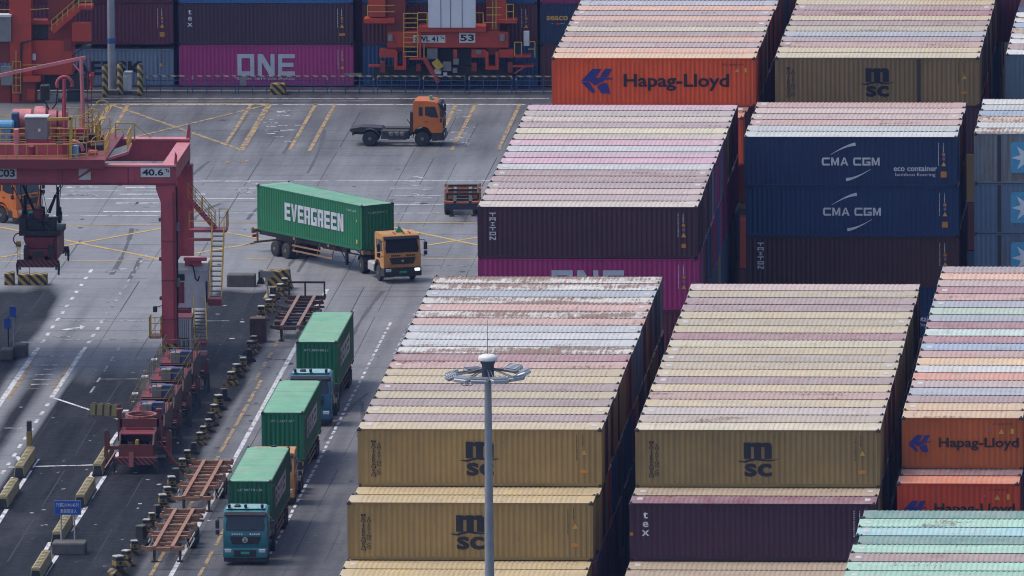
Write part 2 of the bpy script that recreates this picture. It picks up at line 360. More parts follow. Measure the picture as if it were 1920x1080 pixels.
for k in range(110):
    if k < 60: cx_, cy_ = random.uniform(-19, -15.5), random.uniform(85, 170)
    elif k < 85: cx_, cy_ = random.uniform(-12, -4), random.uniform(95, 200)
    else: cx_, cy_ = random.uniform(-38, -12), random.uniform(195, 268)
    r0 = random.uniform(.06, .3); el = random.uniform(.8, 2.6); n_ = 9; z_ = .0012+.0004*(k % 5)
    oil.add([(cx_+r0*random.uniform(.6, 1.2)*math.cos(2*math.pi*i/n_), cy_+r0*el*random.uniform(.6, 1.2)*math.sin(2*math.pi*i/n_), z_) for i in range(n_)], [tuple(range(n_))])
structure(oil.build('oil_spots', worn('oil_stain_film', '2A2A2E', .5, .5), fix=False))
structure(scf.build('tyre_marks', worn('tyre_rubber_marks', '45464C', 0.7, .45), fix=False))
structure(w.build('white_road_markings', M_WHITE, fix=False)); structure(wf.build('faint_road_markings', M_WFAINT, fix=False))
structure(yl.build('yellow_road_markings', M_YEL, fix=False)); structure(y2.build('yellow_box_markings', M_YEL2, fix=False)); structure(yf.build('faint_yellow_markings', M_YFAINT, fix=False))
# kerb along the back of the yard
structure(MB().box(-50, -8.8, 279.6, 280.0, -0.02, 0.14).build('kerb', paint('kerb_concrete', (0.16, 0.16, 0.17, 1), 0.8)))
# ================================================================== lettering
def text_mesh(s, h, w=None, bold=0.0, mat=None, vertical=False, align='CENTER', spacing=1.0):
    cu = bpy.data.curves.new('lettering', 'FONT'); cu.body = '\n'.join(s) if vertical else s
    cu.align_x = 'CENTER' if vertical else align; cu.align_y = 'CENTER'; cu.size = 1.0; cu.offset = bold; cu.space_character = spacing
    if vertical: cu.space_line = 0.78
    cu.resolution_u = 3; cu.fill_mode = 'FRONT'
    o = bpy.data.objects.new('lettering', cu); COL.objects.link(o)
    dg = bpy.context.evaluated_depsgraph_get(); me = bpy.data.meshes.new_from_object(o.evaluated_get(dg))
    bpy.data.objects.remove(o); bpy.data.curves.remove(cu)
    xs = [v.co.x for v in me.vertices]; ys = [v.co.y for v in me.vertices]
    cx, cy = (min(xs)+max(xs))/2, (min(ys)+max(ys))/2
    sy = h/(max(ys)-min(ys)); sx = w/(max(xs)-min(xs)) if w else sy
    for v in me.vertices: v.co = ((v.co.x-cx)*sx, 0, (v.co.y-cy)*sy)
    me.materials.clear(); me.materials.append(mat); me.polygons.foreach_set('material_index', [0]*len(me.polygons)); return me
def polys(lst, mat, name='emblem'):
    """flat painted shapes in the x-z plane facing -y"""
    me = bpy.data.meshes.new(name); vs = []; fs = []
    for pl in lst:
        b = len(vs); vs += [(x, 0, z) for x, z in pl]; fs.append(tuple(range(b, b+len(pl))))
    me.from_pydata(vs, [], fs); me.materials.append(mat); return me
def R4(x0, z0, x1, z1): return [(x0, z0), (x1, z0), (x1, z1), (x0, z1)]
def put(me, name, parent, x, y, z, rz=0.0, sc=1.0):
    o = inst(me, name, parent); o.location = (x, y, z); o.rotation_euler = (0, 0, rz); o.scale = (sc, sc, sc); return o
I_NAVY = ink('navy_ink', (0.006, 0.008, 0.02, 1)); I_BLUE = ink('royal_blue_ink', (0.015, 0.025, 0.22, 1)); I_WHITE = ink('white_ink', (0.62, 0.63, 0.66, 1))
I_GREY = ink('pale_grey_ink', (0.50, 0.53, 0.60, 1)); I_YEL = ink('yellow_sticker', (0.62, 0.36, 0.05, 1)); I_ORG = ink('orange_sticker', (0.55, 0.22, 0.03, 1)); I_GOLD = ink('amber_ink', (0.55, 0.30, 0.06, 1))
I_SKY = ink('sky_blue_ink', (0.08, 0.34, 0.56, 1)); I_STAR = ink('star_white_ink', (0.68, 0.72, 0.76, 1)); I_BLACK = ink('black_ink', (0.012, 0.012, 0.015, 1)); I_RED = ink('red_ink', (0.5, 0.03, 0.03, 1))
I_PURP = ink('plum_ink', (0.25, 0.14, 0.3, 1))
def arc_strip(pts_w):
    """closed outline from (x, z, halfwidth) samples"""
    up = []; dn = []
    for i, (x, z, hw) in enumerate(pts_w):
        a = pts_w[max(0, i-1)]; b = pts_w[min(len(pts_w)-1, i+1)]
        dx, dz = b[0]-a[0], b[1]-a[1]; l = math.hypot(dx, dz) or 1
        up.append((x-dz/l*hw, z+dx/l*hw)); dn.append((x+dz/l*hw, z-dx/l*hw))
    return up+dn[::-1]
def quads_of(outline):
    n = len(outline)//2; up = outline[:n]; dn = outline[n:][::-1]
    return [[dn[i], dn[i+1], up[i+1], up[i]] for i in range(n-1)]
def block_word(word, h, cw, gap, st, mat):
    """heavy slab letters built from straight strokes"""
    out = []; x = 0
    for ch in word:
        w = cw
        if ch == 'E': out.append([(x,0),(x+w,0),(x+w,st),(x+st,st),(x+st,h/2-st/2),(x+w*.92,h/2-st/2),(x+w*.92,h/2+st/2),(x+st,h/2+st/2),(x+st,h-st),(x+w,h-st),(x+w,h),(x,h)])
        elif ch == 'V': out.append([(x,h),(x+w*.34,0),(x+w*.66,0),(x+w,h),(x+w-st,h),(x+w*.5,st*.9),(x+st,h)])
        elif ch == 'N': out.append([(x,0),(x+st,0),(x+st,h*.62),(x+w-st*1.25,0),(x+w,0),(x+w,h),(x+w-st,h),(x+w-st,h*.38),(x+st*1.25,h),(x,h)])
        elif ch == 'O': out += [R4(x,0,x+w,st), R4(x,h-st,x+w,h), R4(x,st,x+st,h-st), R4(x+w-st,st,x+w,h-st)]
        elif ch == 'R': out += [R4(x,0,x+st,h), R4(x+st,h-st,x+w,h), R4(x+w-st,h*.5,x+w,h-st), R4(x+st,h*.36,x+w,h*.5), [(x+w-st*1.15,0),(x+w,0),(x+w-st*.2,h*.36),(x+w-st*1.2,h*.36)]]
        elif ch == 'G': out += [R4(x,0,x+w,st), R4(x,st,x+st,h-st), R4(x,h-st,x+w,h), R4(x+w-st,st,x+w,h*.5), R4(x+w*.5,h*.5-st*.75,x+w-st,h*.5)]
        elif ch == 'C': out += [[(x+st*.6,0),(x+w,0),(x+w,st),(x,st)], R4(x,st,x+st,h-st), [(x,h-st),(x+w,h-st),(x+w,h),(x+st*.6,h)]]
        elif ch == 'M': out.append([(x,0),(x+st,0),(x+st,h*.66),(x+w*.42,st*.2),(x+w*.58,st*.2),(x+w-st,h*.66),(x+w-st,0),(x+w,0),(x+w,h),(x+w-st*1.1,h),(x+w*.5,h*.36),(x+st*1.1,h),(x,h)])
        elif ch == 'A': out += [[(x,0),(x+st*1.1,0),(x+w*.5,h*.80),(x+w*.42,h),(x+w*.40,h)], [(x+w*.5,h*.80),(x+w-st*1.1,0),(x+w,0),(x+w*.60,h),(x+w*.42,h)], R4(x+w*.36,h*.2,x+w*.64,h*.2+st*.8)]
        elif ch == 'T': out += [R4(x,h-st,x+w,h), R4(x+w/2-st/2,0,x+w/2+st/2,h-st)]
        elif ch == 'I': out += [R4(x+w/2-st/2,st*.7,x+w/2+st/2,h-st*.7), R4(x+w*.2,0,x+w*.8,st*.7), R4(x+w*.2,h-st*.7,x+w*.8,h)]
        x += w*.45 if ch == ' ' else w+gap
    W_ = x-gap
    return polys([[(a-W_/2, b-h/2) for a, b in pl] for pl in out], mat, 'lettering')
ME = {}
ME['ever'] = block_word('EVERGREEN', 1.12, 0.68, 0.09, 0.235, I_GREY)
ME['one'] = block_word('ONE', 1.5, 1.18, 0.24, 0.29, I_GREY)
st_ = ((0, .36), (.52, .88), (1.04, 1.40))
ME['m'] = polys([[(x-.70, z-.41) for x, z in pl] for pl in ([R4(a_, 0, b_, .60) for a_, b_ in st_] + [[(0, .60), (1.40, .60), (1.40, .68), (1.36, .76), (1.28, .82), (1.02, .82), (.92, .76), (.86, .82), (.50, .82), (.40, .74), (.36, .82), (0, .82)]])], I_NAVY, 'lettering'); ME['sc'] = text_mesh('sc', 0.66, 1.36, 0.03, I_NAVY)
wave = [(-1.0, 0.02, .012), (-.86, -.01, .03), (-.62, -.03, .05), (-.38, .05, .055), (-.1, .10, .05), (.2, .07, .05), (.5, .03, .045), (.78, .05, .03), (1.0, .1, .008)]
ME['wave'] = polys(quads_of(arc_strip(wave)), I_NAVY)
ME['hl'] = text_mesh('Hapag-Lloyd', 1.02, 6.3, 0.024, I_NAVY)
ME['hlem'] = polys([[(-.95, 0), (-.25, .74), (.3, .74), (-.12, .14), (-.42, 0)], [(.16, .22), (.5, .74), (.95, .74), (.62, .22)], [(-.42, -.02), (-.1, -.26), (.55, .10), (.95, .10), (.95, .20), (-.1, .20)],
                    [(-.95, -.04), (-.46, -.04), (-.1, -.62), (-.25, -.74)], [(.0, -.32), (.32, -.12), (.62, -.12), (.82, -.74), (.28, -.74)]], I_BLUE)
ME['cma'] = block_word('CMA CGM', .46, .46, .07, .105, I_WHITE)
arcA = [(-1.15+2.3*k/12*0.62, .42+.62*math.sin(k/12*1.35), .012+.085*(k/12)**1.5) for k in range(13)]
ME['arcs'] = polys(quads_of(arc_strip(arcA)), I_WHITE)
ME['eco'] = text_mesh('eco container', 0.31, 2.5, 0.014, I_WHITE); ME['bam'] = text_mesh('bamboo flooring', 0.26, 2.3, 0.0, I_WHITE)
def upright(word, H_, w, mat):
    n = len(word); hh = H_/n*.74; L = []
    for k, ch in enumerate(word):
        me = block_word(ch, hh, w, 0, w*.17, mat); L += [[(me.vertices[i].co.x, me.vertices[i].co.z+H_/2-(k+.5)*H_/n) for i in p_.vertices] for p_ in me.polygons]; bpy.data.meshes.remove(me)
    return polys(L, mat, 'lettering')
ME['tri'] = upright('TRITON', 1.6, .36, I_WHITE); ME['tex'] = text_mesh('tex', 1.2, 0.38, 0.02, I_WHITE, vertical=True)
ME['med'] = text_mesh('MEDITERRANEAN', 1.85, 0.24, 0.012, I_BLACK, vertical=True); ME['shp'] = text_mesh('SHIPPING CO', 1.6, 0.24, 0.012, I_BLACK, vertical=True)
ME['seaco'] = text_mesh('seaco', 0.32, 1.5, 0.03, I_GOLD); ME['ersk'] = text_mesh('MAERSK', 1.0, 6.2, 0.03, I_NAVY)
star = []
for k in range(14):
    a = math.pi/2 + k*math.pi/7; r = 0.86 if k % 2 == 0 else 0.36; star.append((r*math.cos(a), r*math.sin(a)))
ME['star'] = polys([star], I_STAR)
rr = 0.18; sq = []
for cx, cz, a0 in ((.9-rr, .9-rr, 0), (-.9+rr, .9-rr, 90), (-.9+rr, -.9+rr, 180), (.9-rr, -.9+rr, 270)):
    for k in range(5): a = math.radians(a0+k*22.5); sq.append((cx+rr*math.cos(a), cz+rr*math.sin(a)))
ME['square'] = polys([sq], I_SKY)
def code_mesh(mat, seed, cols=((0, 1.25), (.28, .55))):
    """tiny vertical rows of code characters, too small to read"""
    rnd = random.Random(seed); L = []
    for x, ln in cols:
        z = 0
        while z > -ln:
            h = rnd.uniform(.05, .1); w = rnd.uniform(.03, .055); L.append(R4(x-w/2, z-h, x+w/2, z)); z -= h+.035
    return polys(L, mat, 'code_marking')
ME['codeW'] = code_mesh(I_WHITE, 3); ME['codeK'] = code_mesh(I_BLACK, 4)
ME['tri_y'] = polys([[(-.14, -.12), (.14, -.12), (0, .14)]], I_YEL, 'warning_sticker'); ME['sq_o'] = polys([R4(-.17, -.17, .17, .17)], I_ORG, 'warning_sticker')
ME['bar_o'] = polys([R4(-.2, -.09, .2, .09)], I_ORG, 'warning_sticker'); ME['sq_y'] = polys([R4(-.08, -.13, .08, .13)], I_YEL, 'warning_sticker'); ME['sq_w'] = polys([R4(-.08, -.1, .08, .1)], I_PURP, 'warning_sticker')
def serial(mat, n, w, h=0.11):
    rnd = random.Random(n*17); L = []; x = 0
    for k in range(11):
        cw = w/11*.62; st = cw*.3; ch = rnd.choice('ENOGER') 
        for q in ([R4(0,0,st,h), R4(st,h-st,cw,h)], [R4(0,0,cw,st), R4(cw-st,st,cw,h)], [R4(0,0,st,h), R4(cw-st,0,cw,h), R4(st,h/2-st/2,cw-st,h/2+st/2)])[rnd.randrange(3)]: L.append([(a+x-w/2, b-h/2) for a, b in q])
        x += w/11
    return polys(L, mat, 'code_marking')
# ================================================================== containers
CL, CW, HC, HS = 12.192, 2.438, 2.896, 2.591
PITCH = 2.5195
CM = {}
def container_meshes(L, H):
    if (L, H) in CM: return CM[L, H]
    f = MB(); x1 = L/2; y1 = CW/2; ps = 0.16
    for sx in (-1, 1):
        for sy in (-1, 1):
            xa, xb = sorted((sx*(x1-ps), sx*x1)); ya, yb = sorted((sy*(y1-ps), sy*y1)); f.box(xa, xb, ya, yb, 0.118, H-0.118)
    for sy in (-1, 1):
        ya, yb = sorted((sy*(y1-0.06), sy*(y1-0.004))); f.box(-x1+ps, x1-ps, ya, yb, 0.02, 0.17); f.box(-x1+ps, x1-ps, ya, yb, H-0.075, H-0.008)
    for sx in (-1, 1):
        xa, xb = sorted((sx*(x1-0.1), sx*(x1-0.004))); f.box(xa, xb, -y1+ps, y1-ps, 0.02, 0.16); f.box(xa, xb, -y1+ps, y1-ps, H-0.12, H-0.008)
    f.box(-x1+ps, x1-ps, -y1+0.07, y1-0.07, 0.06, 0.15)
    frame = f.mesh('container_frame', M_WALL)
    def corr(a0, a1, off, z0, z1, per, dep):
        n = max(1, round((a1-a0)/per)); p = (a1-a0)/n; pts = []
        for k in range(n): pts += [(a0+p*k, 0), (a0+p*(k+.26), 0), (a0+p*(k+.5), dep), (a0+p*(k+.76), dep)]
        pts.append((a1, 0)); return pts
    sw = MB(); pts = corr(-x1+ps, x1-ps, 0, 0, 0, 0.278, 0.036); b = []
    vs = [(x, -y1+0.014+d, z) for z in (0.17, H-0.075) for x, d in pts]; n = len(pts)
    sw.add(vs, [(k, k+1, n+k+1, n+k) for k in range(n-1)])
    side = sw.mesh('side_wall', M_WALL, False)
    ew = MB(); pts = corr(-y1+ps, y1-ps, 0, 0, 0, 0.25, 0.045); n = len(pts)
    ew.add([(x1-0.015-d, y, z) for z in (0.16, H-0.12) for y, d in pts], [(k, k+1, n+k+1, n+k) for k in range(n-1)])
    end = ew.mesh('end_wall', M_WALL, False)
    dr = MB()
    for s in (-1, 1):
        ya, yb = sorted((s*0.012, s*(y1-ps-0.01))); dr.box(x1-0.06, x1-0.02, ya, yb, 0.17, H-0.13)
        for q in (0.28, 0.78): dr.tube((x1+0.0, s*q, 0.14), (x1+0.0, s*q, H-0.1), 0.02, 6)
    door = dr.mesh('door', M_WALL)
    rf = MB(); a0, a1 = -x1+0.16, x1-0.16
    per = 0.245; n = round((a1-a0-1.0)/per); p = (a1-a0-1.0)/n; pts = [(a0, 0), (a0+.5, 0)]
    for k in range(n): pts += [(a0+.5+p*(k+.16), -.017), (a0+.5+p*(k+.46), -.017), (a0+.5+p*(k+.62), 0), (a0+.5+p*(k+1), 0)]
    pts.append((a1, 0)); m = len(pts); zr = H-0.012
    ys = (-y1+0.03, -0.6, 0.6, y1-0.03); hs = (0, .014, .014, 0)
    rf.add([(x, y, zr+d*(1 if 0 < i < 3 else 1)+h) for i, (y, h) in enumerate(zip(ys, hs)) for x, d in pts],
           [(i*m+k, i*m+k+1, (i+1)*m+k+1, (i+1)*m+k) for i in range(3) for k in range(m-1)])
    for s in (-1, 1):
        xa, xb = sorted((s*(x1-0.16), s*(x1-0.004))); rf.box(xa, xb, -y1+0.17, y1-0.17, H-0.03, H-0.004)
    roof = rf.mesh('roof', M_ROOF)
    pt = MB().quad((-.14, -.36, 0), (.14, -.36, 0), (.14, .36, 0), (-.14, .36, 0)); ME.setdefault('patch', pt.mesh('roof_patch', paint('white_roof_patch', (.6, .58, .56, 1), .5, 0, .4, 3), False))
    ft = MB().cbox(-0.115, 0.115, -0.10, 0.10, 0, 0.125, 0.012); ft.tube((0, 0, .1), (0, 0, 0.19), 0.045, 6)
    fit = ft.mesh('corner_fitting', M_FIT)
    CM[L, H] = (frame, side, end, door, roof, fit); return CM[L, H]
def setc(o, col, rust): o.color = col; o['rust'] = rust
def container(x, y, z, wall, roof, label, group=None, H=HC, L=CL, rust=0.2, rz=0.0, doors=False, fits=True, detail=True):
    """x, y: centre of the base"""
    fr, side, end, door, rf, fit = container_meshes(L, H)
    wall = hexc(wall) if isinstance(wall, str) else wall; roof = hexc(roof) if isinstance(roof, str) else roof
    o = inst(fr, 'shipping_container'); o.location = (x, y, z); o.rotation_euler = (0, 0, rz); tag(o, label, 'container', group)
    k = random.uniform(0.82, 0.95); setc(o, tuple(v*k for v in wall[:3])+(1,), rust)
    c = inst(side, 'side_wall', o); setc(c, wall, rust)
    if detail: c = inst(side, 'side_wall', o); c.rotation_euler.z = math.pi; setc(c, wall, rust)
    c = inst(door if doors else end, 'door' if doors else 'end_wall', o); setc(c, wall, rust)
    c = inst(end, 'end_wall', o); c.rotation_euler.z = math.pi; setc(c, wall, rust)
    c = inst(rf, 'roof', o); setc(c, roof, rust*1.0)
    if fits and random.random() < .3:
        for sx in ((-1, 1) if random.random() < .6 else (-1,)): c = inst(ME['patch'], 'roof_patch', o); c.location = (sx*(L/2-.45), random.uniform(-.2, .2), H+.012)
    if fits:
        for sx in (-1, 1):
            for sy in (-1, 1):
                c = inst(fit, 'corner_fitting', o); c.location = (sx*(L/2-0.086), sy*(CW/2-0.078), H-0.118)
    return o
FY = -CW/2-0.002
def deco(o, kind, H=HC, dx=0.0):
    z = H/2; y = FY
    if kind == 'msc':
        put(ME['m'], 'lettering', o, 0.0+dx, y, z+0.40); put(ME['sc'], 'lettering', o, 0.02+dx, y, z-0.58); put(ME['wave'], 'emblem', o, dx, y-.004, z-.13, sc=1.0)
        put(ME['med'], 'lettering', o, -5.3, y, z-.05); put(ME['shp'], 'lettering', o, -5.03, y, z-.08)
        put(ME['codeK'], 'code_marking', o, 4.85, y, z+1.2); put(ME['tri_y'], 'warning_sticker', o, 5.22, y, z+.28); put(ME['bar_o'], 'warning_sticker', o, 5.2, y, z-.66)
    if kind == 'hl':
        put(ME['hlem'], 'emblem', o, -3.4, y, z+.05); put(ME['hl'], 'lettering', o, 1.35, y, z-.02)
        put(serial(I_BLACK, 5, 1.3, .1), 'code_marking', o, 4.75, y, z+1.05); put(ME['tri_y'], 'warning_sticker', o, 5.0, y, z+.72); put(ME['sq_y'], 'warning_sticker', o, 5.5, y, z+.72); put(ME['sq_w'], 'warning_sticker', o, 4.45, y, z+.74, sc=.6)
    if kind == 'cma' or kind == 'cmaeco':
        put(ME['cma'], 'lettering', o, 0.0, y, z+.02); put(ME['arcs'], 'emblem', o, 0.0, y, z); put(ME['arcs'], 'emblem', o, 0.0, y, z).rotation_euler = (0, math.pi, 0)
        if kind == 'cmaeco': put(ME['eco'], 'lettering', o, 3.7, y, z-.38); put(ME['bam'], 'lettering', o, 3.7, y, z-.75)
    if kind == 'one': put(ME['one'], 'lettering', o, 0.0, y, z+.05)
    if kind == 'tri': put(ME['tri'], 'lettering', o, -5.25, y, z+.35)
    if kind == 'tex': put(ME['tex'], 'lettering', o, -5.3, y, z+.42)
    if kind in ('one', 'tri', 'tex', 'cma', 'cmaeco', 'plain'):
        put(ME['codeW'], 'code_marking', o, 5.02, y, z+1.1); put(ME['sq_o'], 'warning_sticker', o, 5.32, y, z+.42, sc=.5); put(ME['sq_w'], 'warning_sticker', o, 5.32, y, z+.18, sc=.9)
        put(ME['tri_y'], 'warning_sticker', o, 5.32, y, z-.12)
        if kind != 'one': put(ME['bar_o' if kind == 'tex' else 'sq_o'], 'warning_sticker', o, 5.32, y, z-.72, sc=1.0 if kind != 'tri' else .7)
    if kind == 'star':
        q = put(ME['square'], 'emblem', o, -3.1, y, z+.05); s = put(ME['star'], 'emblem', o, -3.1, y-0.006, z+.05, rz=0); s.rotation_euler = (0, math.radians(12), 0)
ORD = ['front', 'second', 'third', 'fourth', 'fifth', 'sixth', 'seventh', 'eighth', 'ninth', 'tenth', 'eleventh', 'twelfth', 'thirteenth', 'fourteenth', 'fifteenth', 'sixteenth', 'seventeenth', 'eighteenth', 'nineteenth', 'twentieth', 'twenty-first', 'twenty-second']
# roof paints: key -> (word, roof colour, wall colour, rust)
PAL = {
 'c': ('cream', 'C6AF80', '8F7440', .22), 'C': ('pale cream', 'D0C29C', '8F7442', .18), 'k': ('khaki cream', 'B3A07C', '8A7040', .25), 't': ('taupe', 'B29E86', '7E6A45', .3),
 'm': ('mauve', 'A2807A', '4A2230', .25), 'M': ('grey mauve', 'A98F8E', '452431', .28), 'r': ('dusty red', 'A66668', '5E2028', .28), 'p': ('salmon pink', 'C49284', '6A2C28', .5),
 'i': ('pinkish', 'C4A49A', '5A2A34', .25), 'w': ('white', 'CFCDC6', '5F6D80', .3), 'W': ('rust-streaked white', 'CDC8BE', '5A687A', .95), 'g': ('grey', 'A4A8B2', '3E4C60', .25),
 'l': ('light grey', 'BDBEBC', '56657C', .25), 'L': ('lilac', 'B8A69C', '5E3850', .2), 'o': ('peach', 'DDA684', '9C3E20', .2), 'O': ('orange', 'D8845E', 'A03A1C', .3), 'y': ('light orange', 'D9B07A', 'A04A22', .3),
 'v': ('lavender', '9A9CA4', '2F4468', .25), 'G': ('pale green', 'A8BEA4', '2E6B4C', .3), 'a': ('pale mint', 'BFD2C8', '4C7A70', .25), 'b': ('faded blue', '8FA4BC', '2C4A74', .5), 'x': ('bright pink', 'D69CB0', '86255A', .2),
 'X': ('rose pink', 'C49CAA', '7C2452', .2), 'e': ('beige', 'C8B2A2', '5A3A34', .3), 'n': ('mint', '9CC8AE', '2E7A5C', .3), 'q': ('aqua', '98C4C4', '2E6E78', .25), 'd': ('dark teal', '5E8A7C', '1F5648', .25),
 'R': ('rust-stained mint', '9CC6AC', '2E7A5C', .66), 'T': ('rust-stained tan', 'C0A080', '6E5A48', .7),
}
STACKS = []
def jit(a=0.035): return random.uniform(-a, a)
def row_stack(name, xl, y0, ztop, rows, front=None, tier2=None, t2='mMrcgbxokv', H=HC, L=CL, group=None, n20=0):
    """rows: roof letters from the front row back; the top tier, then the tier below it"""
    grp = group or 'containers of the '+name
    made = []
    for i, ch in enumerate(rows):
        word, rf, wl, ru = PAL[ch]; h = H
        if i == 0 and front: wl, ru = front.get('wall', wl), front.get('rust', ru)
        Lr = 6.058 if i < n20 else L
        x = xl+Lr/2+(jit() if i else 0); y = y0+i*PITCH+CW/2
        if i == 0: lab = front['label']
        else: lab = '%s roofed container, %s row back in the %s' % (word, ORD[i], name)
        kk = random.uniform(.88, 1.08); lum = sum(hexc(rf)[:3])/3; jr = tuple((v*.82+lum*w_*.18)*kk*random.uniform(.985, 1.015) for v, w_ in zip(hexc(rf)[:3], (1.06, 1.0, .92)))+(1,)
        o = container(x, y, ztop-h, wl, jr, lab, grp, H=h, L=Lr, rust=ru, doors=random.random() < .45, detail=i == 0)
        if i == 0 and front.get('deco'): deco(o, front['deco'], h)
        made.append(o)
    if tier2:
        for i in range(tier2[0], tier2[1]):
            word, rf, wl, ru = PAL[random.choice(t2)]
            container(xl+L/2+jit(), y0+i*PITCH+CW/2, ztop-H-HC, wl, rf, 'container under the roof layer, %s row back, %s' % (ORD[i], name), grp, H=HC, L=L, rust=ru, doors=random.random() < .5, fits=False, detail=False)
    return made
ZT = 7*HC
XA, XM, XE = 0.0, 13.87, 26.97
YB, YH = 79.44, 143.14
def step(name, xl, i, ztop, ch, label, dk=None, wall=None, H=HC, rust=None):
    word, rf, wl, ru = PAL[ch]
    o = container(xl+CL/2+jit(.02), i*PITCH+CW/2, ztop-H, wall or wl, rf, label, 'containers on the stepped front of the '+name, H=H, rust=ru if rust is None else rust)
    if dk: deco(o, dk, H)
    return o
nA, nM, nE = 'stack behind the lamp mast', 'stack right of the mast', 'stack with worn orange front'
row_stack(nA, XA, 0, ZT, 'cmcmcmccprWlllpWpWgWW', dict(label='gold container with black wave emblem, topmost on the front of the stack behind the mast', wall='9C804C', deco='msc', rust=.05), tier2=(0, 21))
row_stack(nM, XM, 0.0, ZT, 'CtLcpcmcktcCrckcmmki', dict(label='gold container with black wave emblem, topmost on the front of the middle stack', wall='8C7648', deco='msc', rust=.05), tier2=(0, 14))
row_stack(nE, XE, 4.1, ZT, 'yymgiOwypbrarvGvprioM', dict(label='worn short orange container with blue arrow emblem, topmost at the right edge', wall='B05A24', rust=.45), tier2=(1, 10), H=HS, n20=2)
def hl_small(o):
    z = HS/2
    put(ME['hlem'], 'emblem', o, -2.15, FY, z-.02, sc=.58); put(ME['hl'], 'lettering', o, .82, FY, z-.03, sc=.635)
    put(serial(I_BLACK, 8, 1.0, .09), 'code_marking', o, 2.0, FY, z+.98); put(ME['tri_y'], 'warning_sticker', o, 1.95, FY, z+.6); put(ME['sq_y'], 'warning_sticker', o, 2.5, FY, z+.62); put(ME['sq_w'], 'warning_sticker', o, 1.35, FY, z+.66, sc=.6)
for o in list(COL.objects):
    if o.get('label', '').startswith('worn short orange'): hl_small(o)
# stepped fronts
step(nA, XA, -1, ZT-HC, 'c', 'gold container lying in the shade right under the mast stack front, one tier down')
o = step(nA, XA, -2, ZT-HC, 'c', 'gold container with black wave emblem on the lower step of the mast stack', 'msc', '9C804C', rust=.05); o.location.x -= .12
for i, d in ((-3, 'inner'), (-4, 'outer')): step(nA, XA, i, ZT-2*HC, 'c', 'cream roofed %s container of the lowest step seen below the mast stack' % d).location.x -= .2
step(nM, XM, -1, ZT-HC, 't', 'taupe roofed container squeezed between gold and plum fronts of the middle stack')
o = step(nM, XM, -2, ZT-HC, 'm', 'plum container with white vertical lettering on the step of the middle stack', 'tex', '38172F', rust=.2); put(ME['sq_o'], 'warning_sticker', o, -6.0, FY, 1.35, sc=.45); [setc(c_, hexc('845062'), .4) for c_ in o.children if c_.name.startswith('roof') and 'patch' not in c_.name]
for i, d in ((-3, 'inner'), (-4, 'outer')): step(nM, XM, i, ZT-2*HC, 't', 'taupe roofed %s container of the lowest step below the plum one' % d)
zE = ZT-HS
container(XE+3.03, 3.36, zE-HC+.3, '4A2A36', '6E4A58', 'dark plum roofed short container tucked between the two orange ones at right edge', 'containers on the stepped front of the '+nE, H=HS, L=6.058)
o = container(XE+2.98, .80, zE-HC+.3, 'C8441C', 'D87E58', 'bright orange short container with blue arrow emblem below the worn orange one', 'containers on the stepped front of the '+nE, H=HS, L=6.058, rust=.1); hl_small(o)
# second block row
nB, nC, nD = 'stack with dark plum front', 'stack with navy front', 'stack with star emblem front'
row_stack(nB, XA+.35, YB, ZT, 'eMiMmmlxXlxeCMeLX', dict(label='dark plum container with white vertical lettering, topmost above the magenta container', wall='452330', deco='tri', rust=.05), tier2=(1, 17), t2='xxXxmb')
def below(xl, y0, k, wall, label, dk, grp, rust=.1, H=HC, dx=0): 
    o = container(xl+CL/2+dx, y0+CW/2, ZT-(k+1)*HC, wall, wall, label, grp, H=H, rust=rust, fits=False); deco(o, dk, H); return o
gB = 'containers of the '+nB
below(XA+.35, YB, 1, 'A02A6A', 'magenta container with pale block lettering half hidden behind the mast stack', 'one', gB, .05)
below(XA+.35, YB, 2, '5A2230', 'dark maroon container under the magenta one, mostly hidden by the mast stack', 'plain', gB)
row_stack(nC, XE-13.36, 108.37, ZT, 'llpiip', dict(label='navy container with white arcs and eco lettering, topmost on its stack', wall='142C54', deco='cmaeco', rust=.02), tier2=(1, 6))
gC = 'containers of the '+nC
below(XE-13.36, 108.37, 1, '163058', 'navy container with white arcs but no eco lettering, second tier down', 'cma', gC, .02, dx=.06)
below(XE-13.36, 108.37, 2, '46272A', 'dark brown container with white vertical lettering under two navy ones', 'tri', gC, .1, dx=.06)
below(XE-13.36, 108.37, 3, '142C54', 'navy container almost hidden under the dark brown one, eco lettering end showing', 'cmaeco', gC, .02, dx=.1)
row_stack(nD, 26.7, 109.9, ZT, 'WwTblw', dict(label='rust-streaked blue-grey container with star emblem, topmost at the right edge', wall='76848F', deco='star', rust=.8), tier2=(1, 6))
gD = 'containers of the '+nD
below(26.7, 109.9, 1, '62748C', 'blue-grey container with star emblem, second tier at the right edge', 'star', gD, .35)
below(26.7, 109.9, 2, '64748A', 'blue-grey container with star emblem, third tier at the right edge', 'star', gD, .35)
for o in list(COL.objects):                                   # dark service door posts of the star containers
    if o.get('category') == 'container' and 'star emblem' in o.get('label', '') and 'roofed' not in o['label']:
        MB().box(-4.75, -4.55, FY-.02, FY+.03, .1, HC-.1).build('door_post', M_FIT, o)
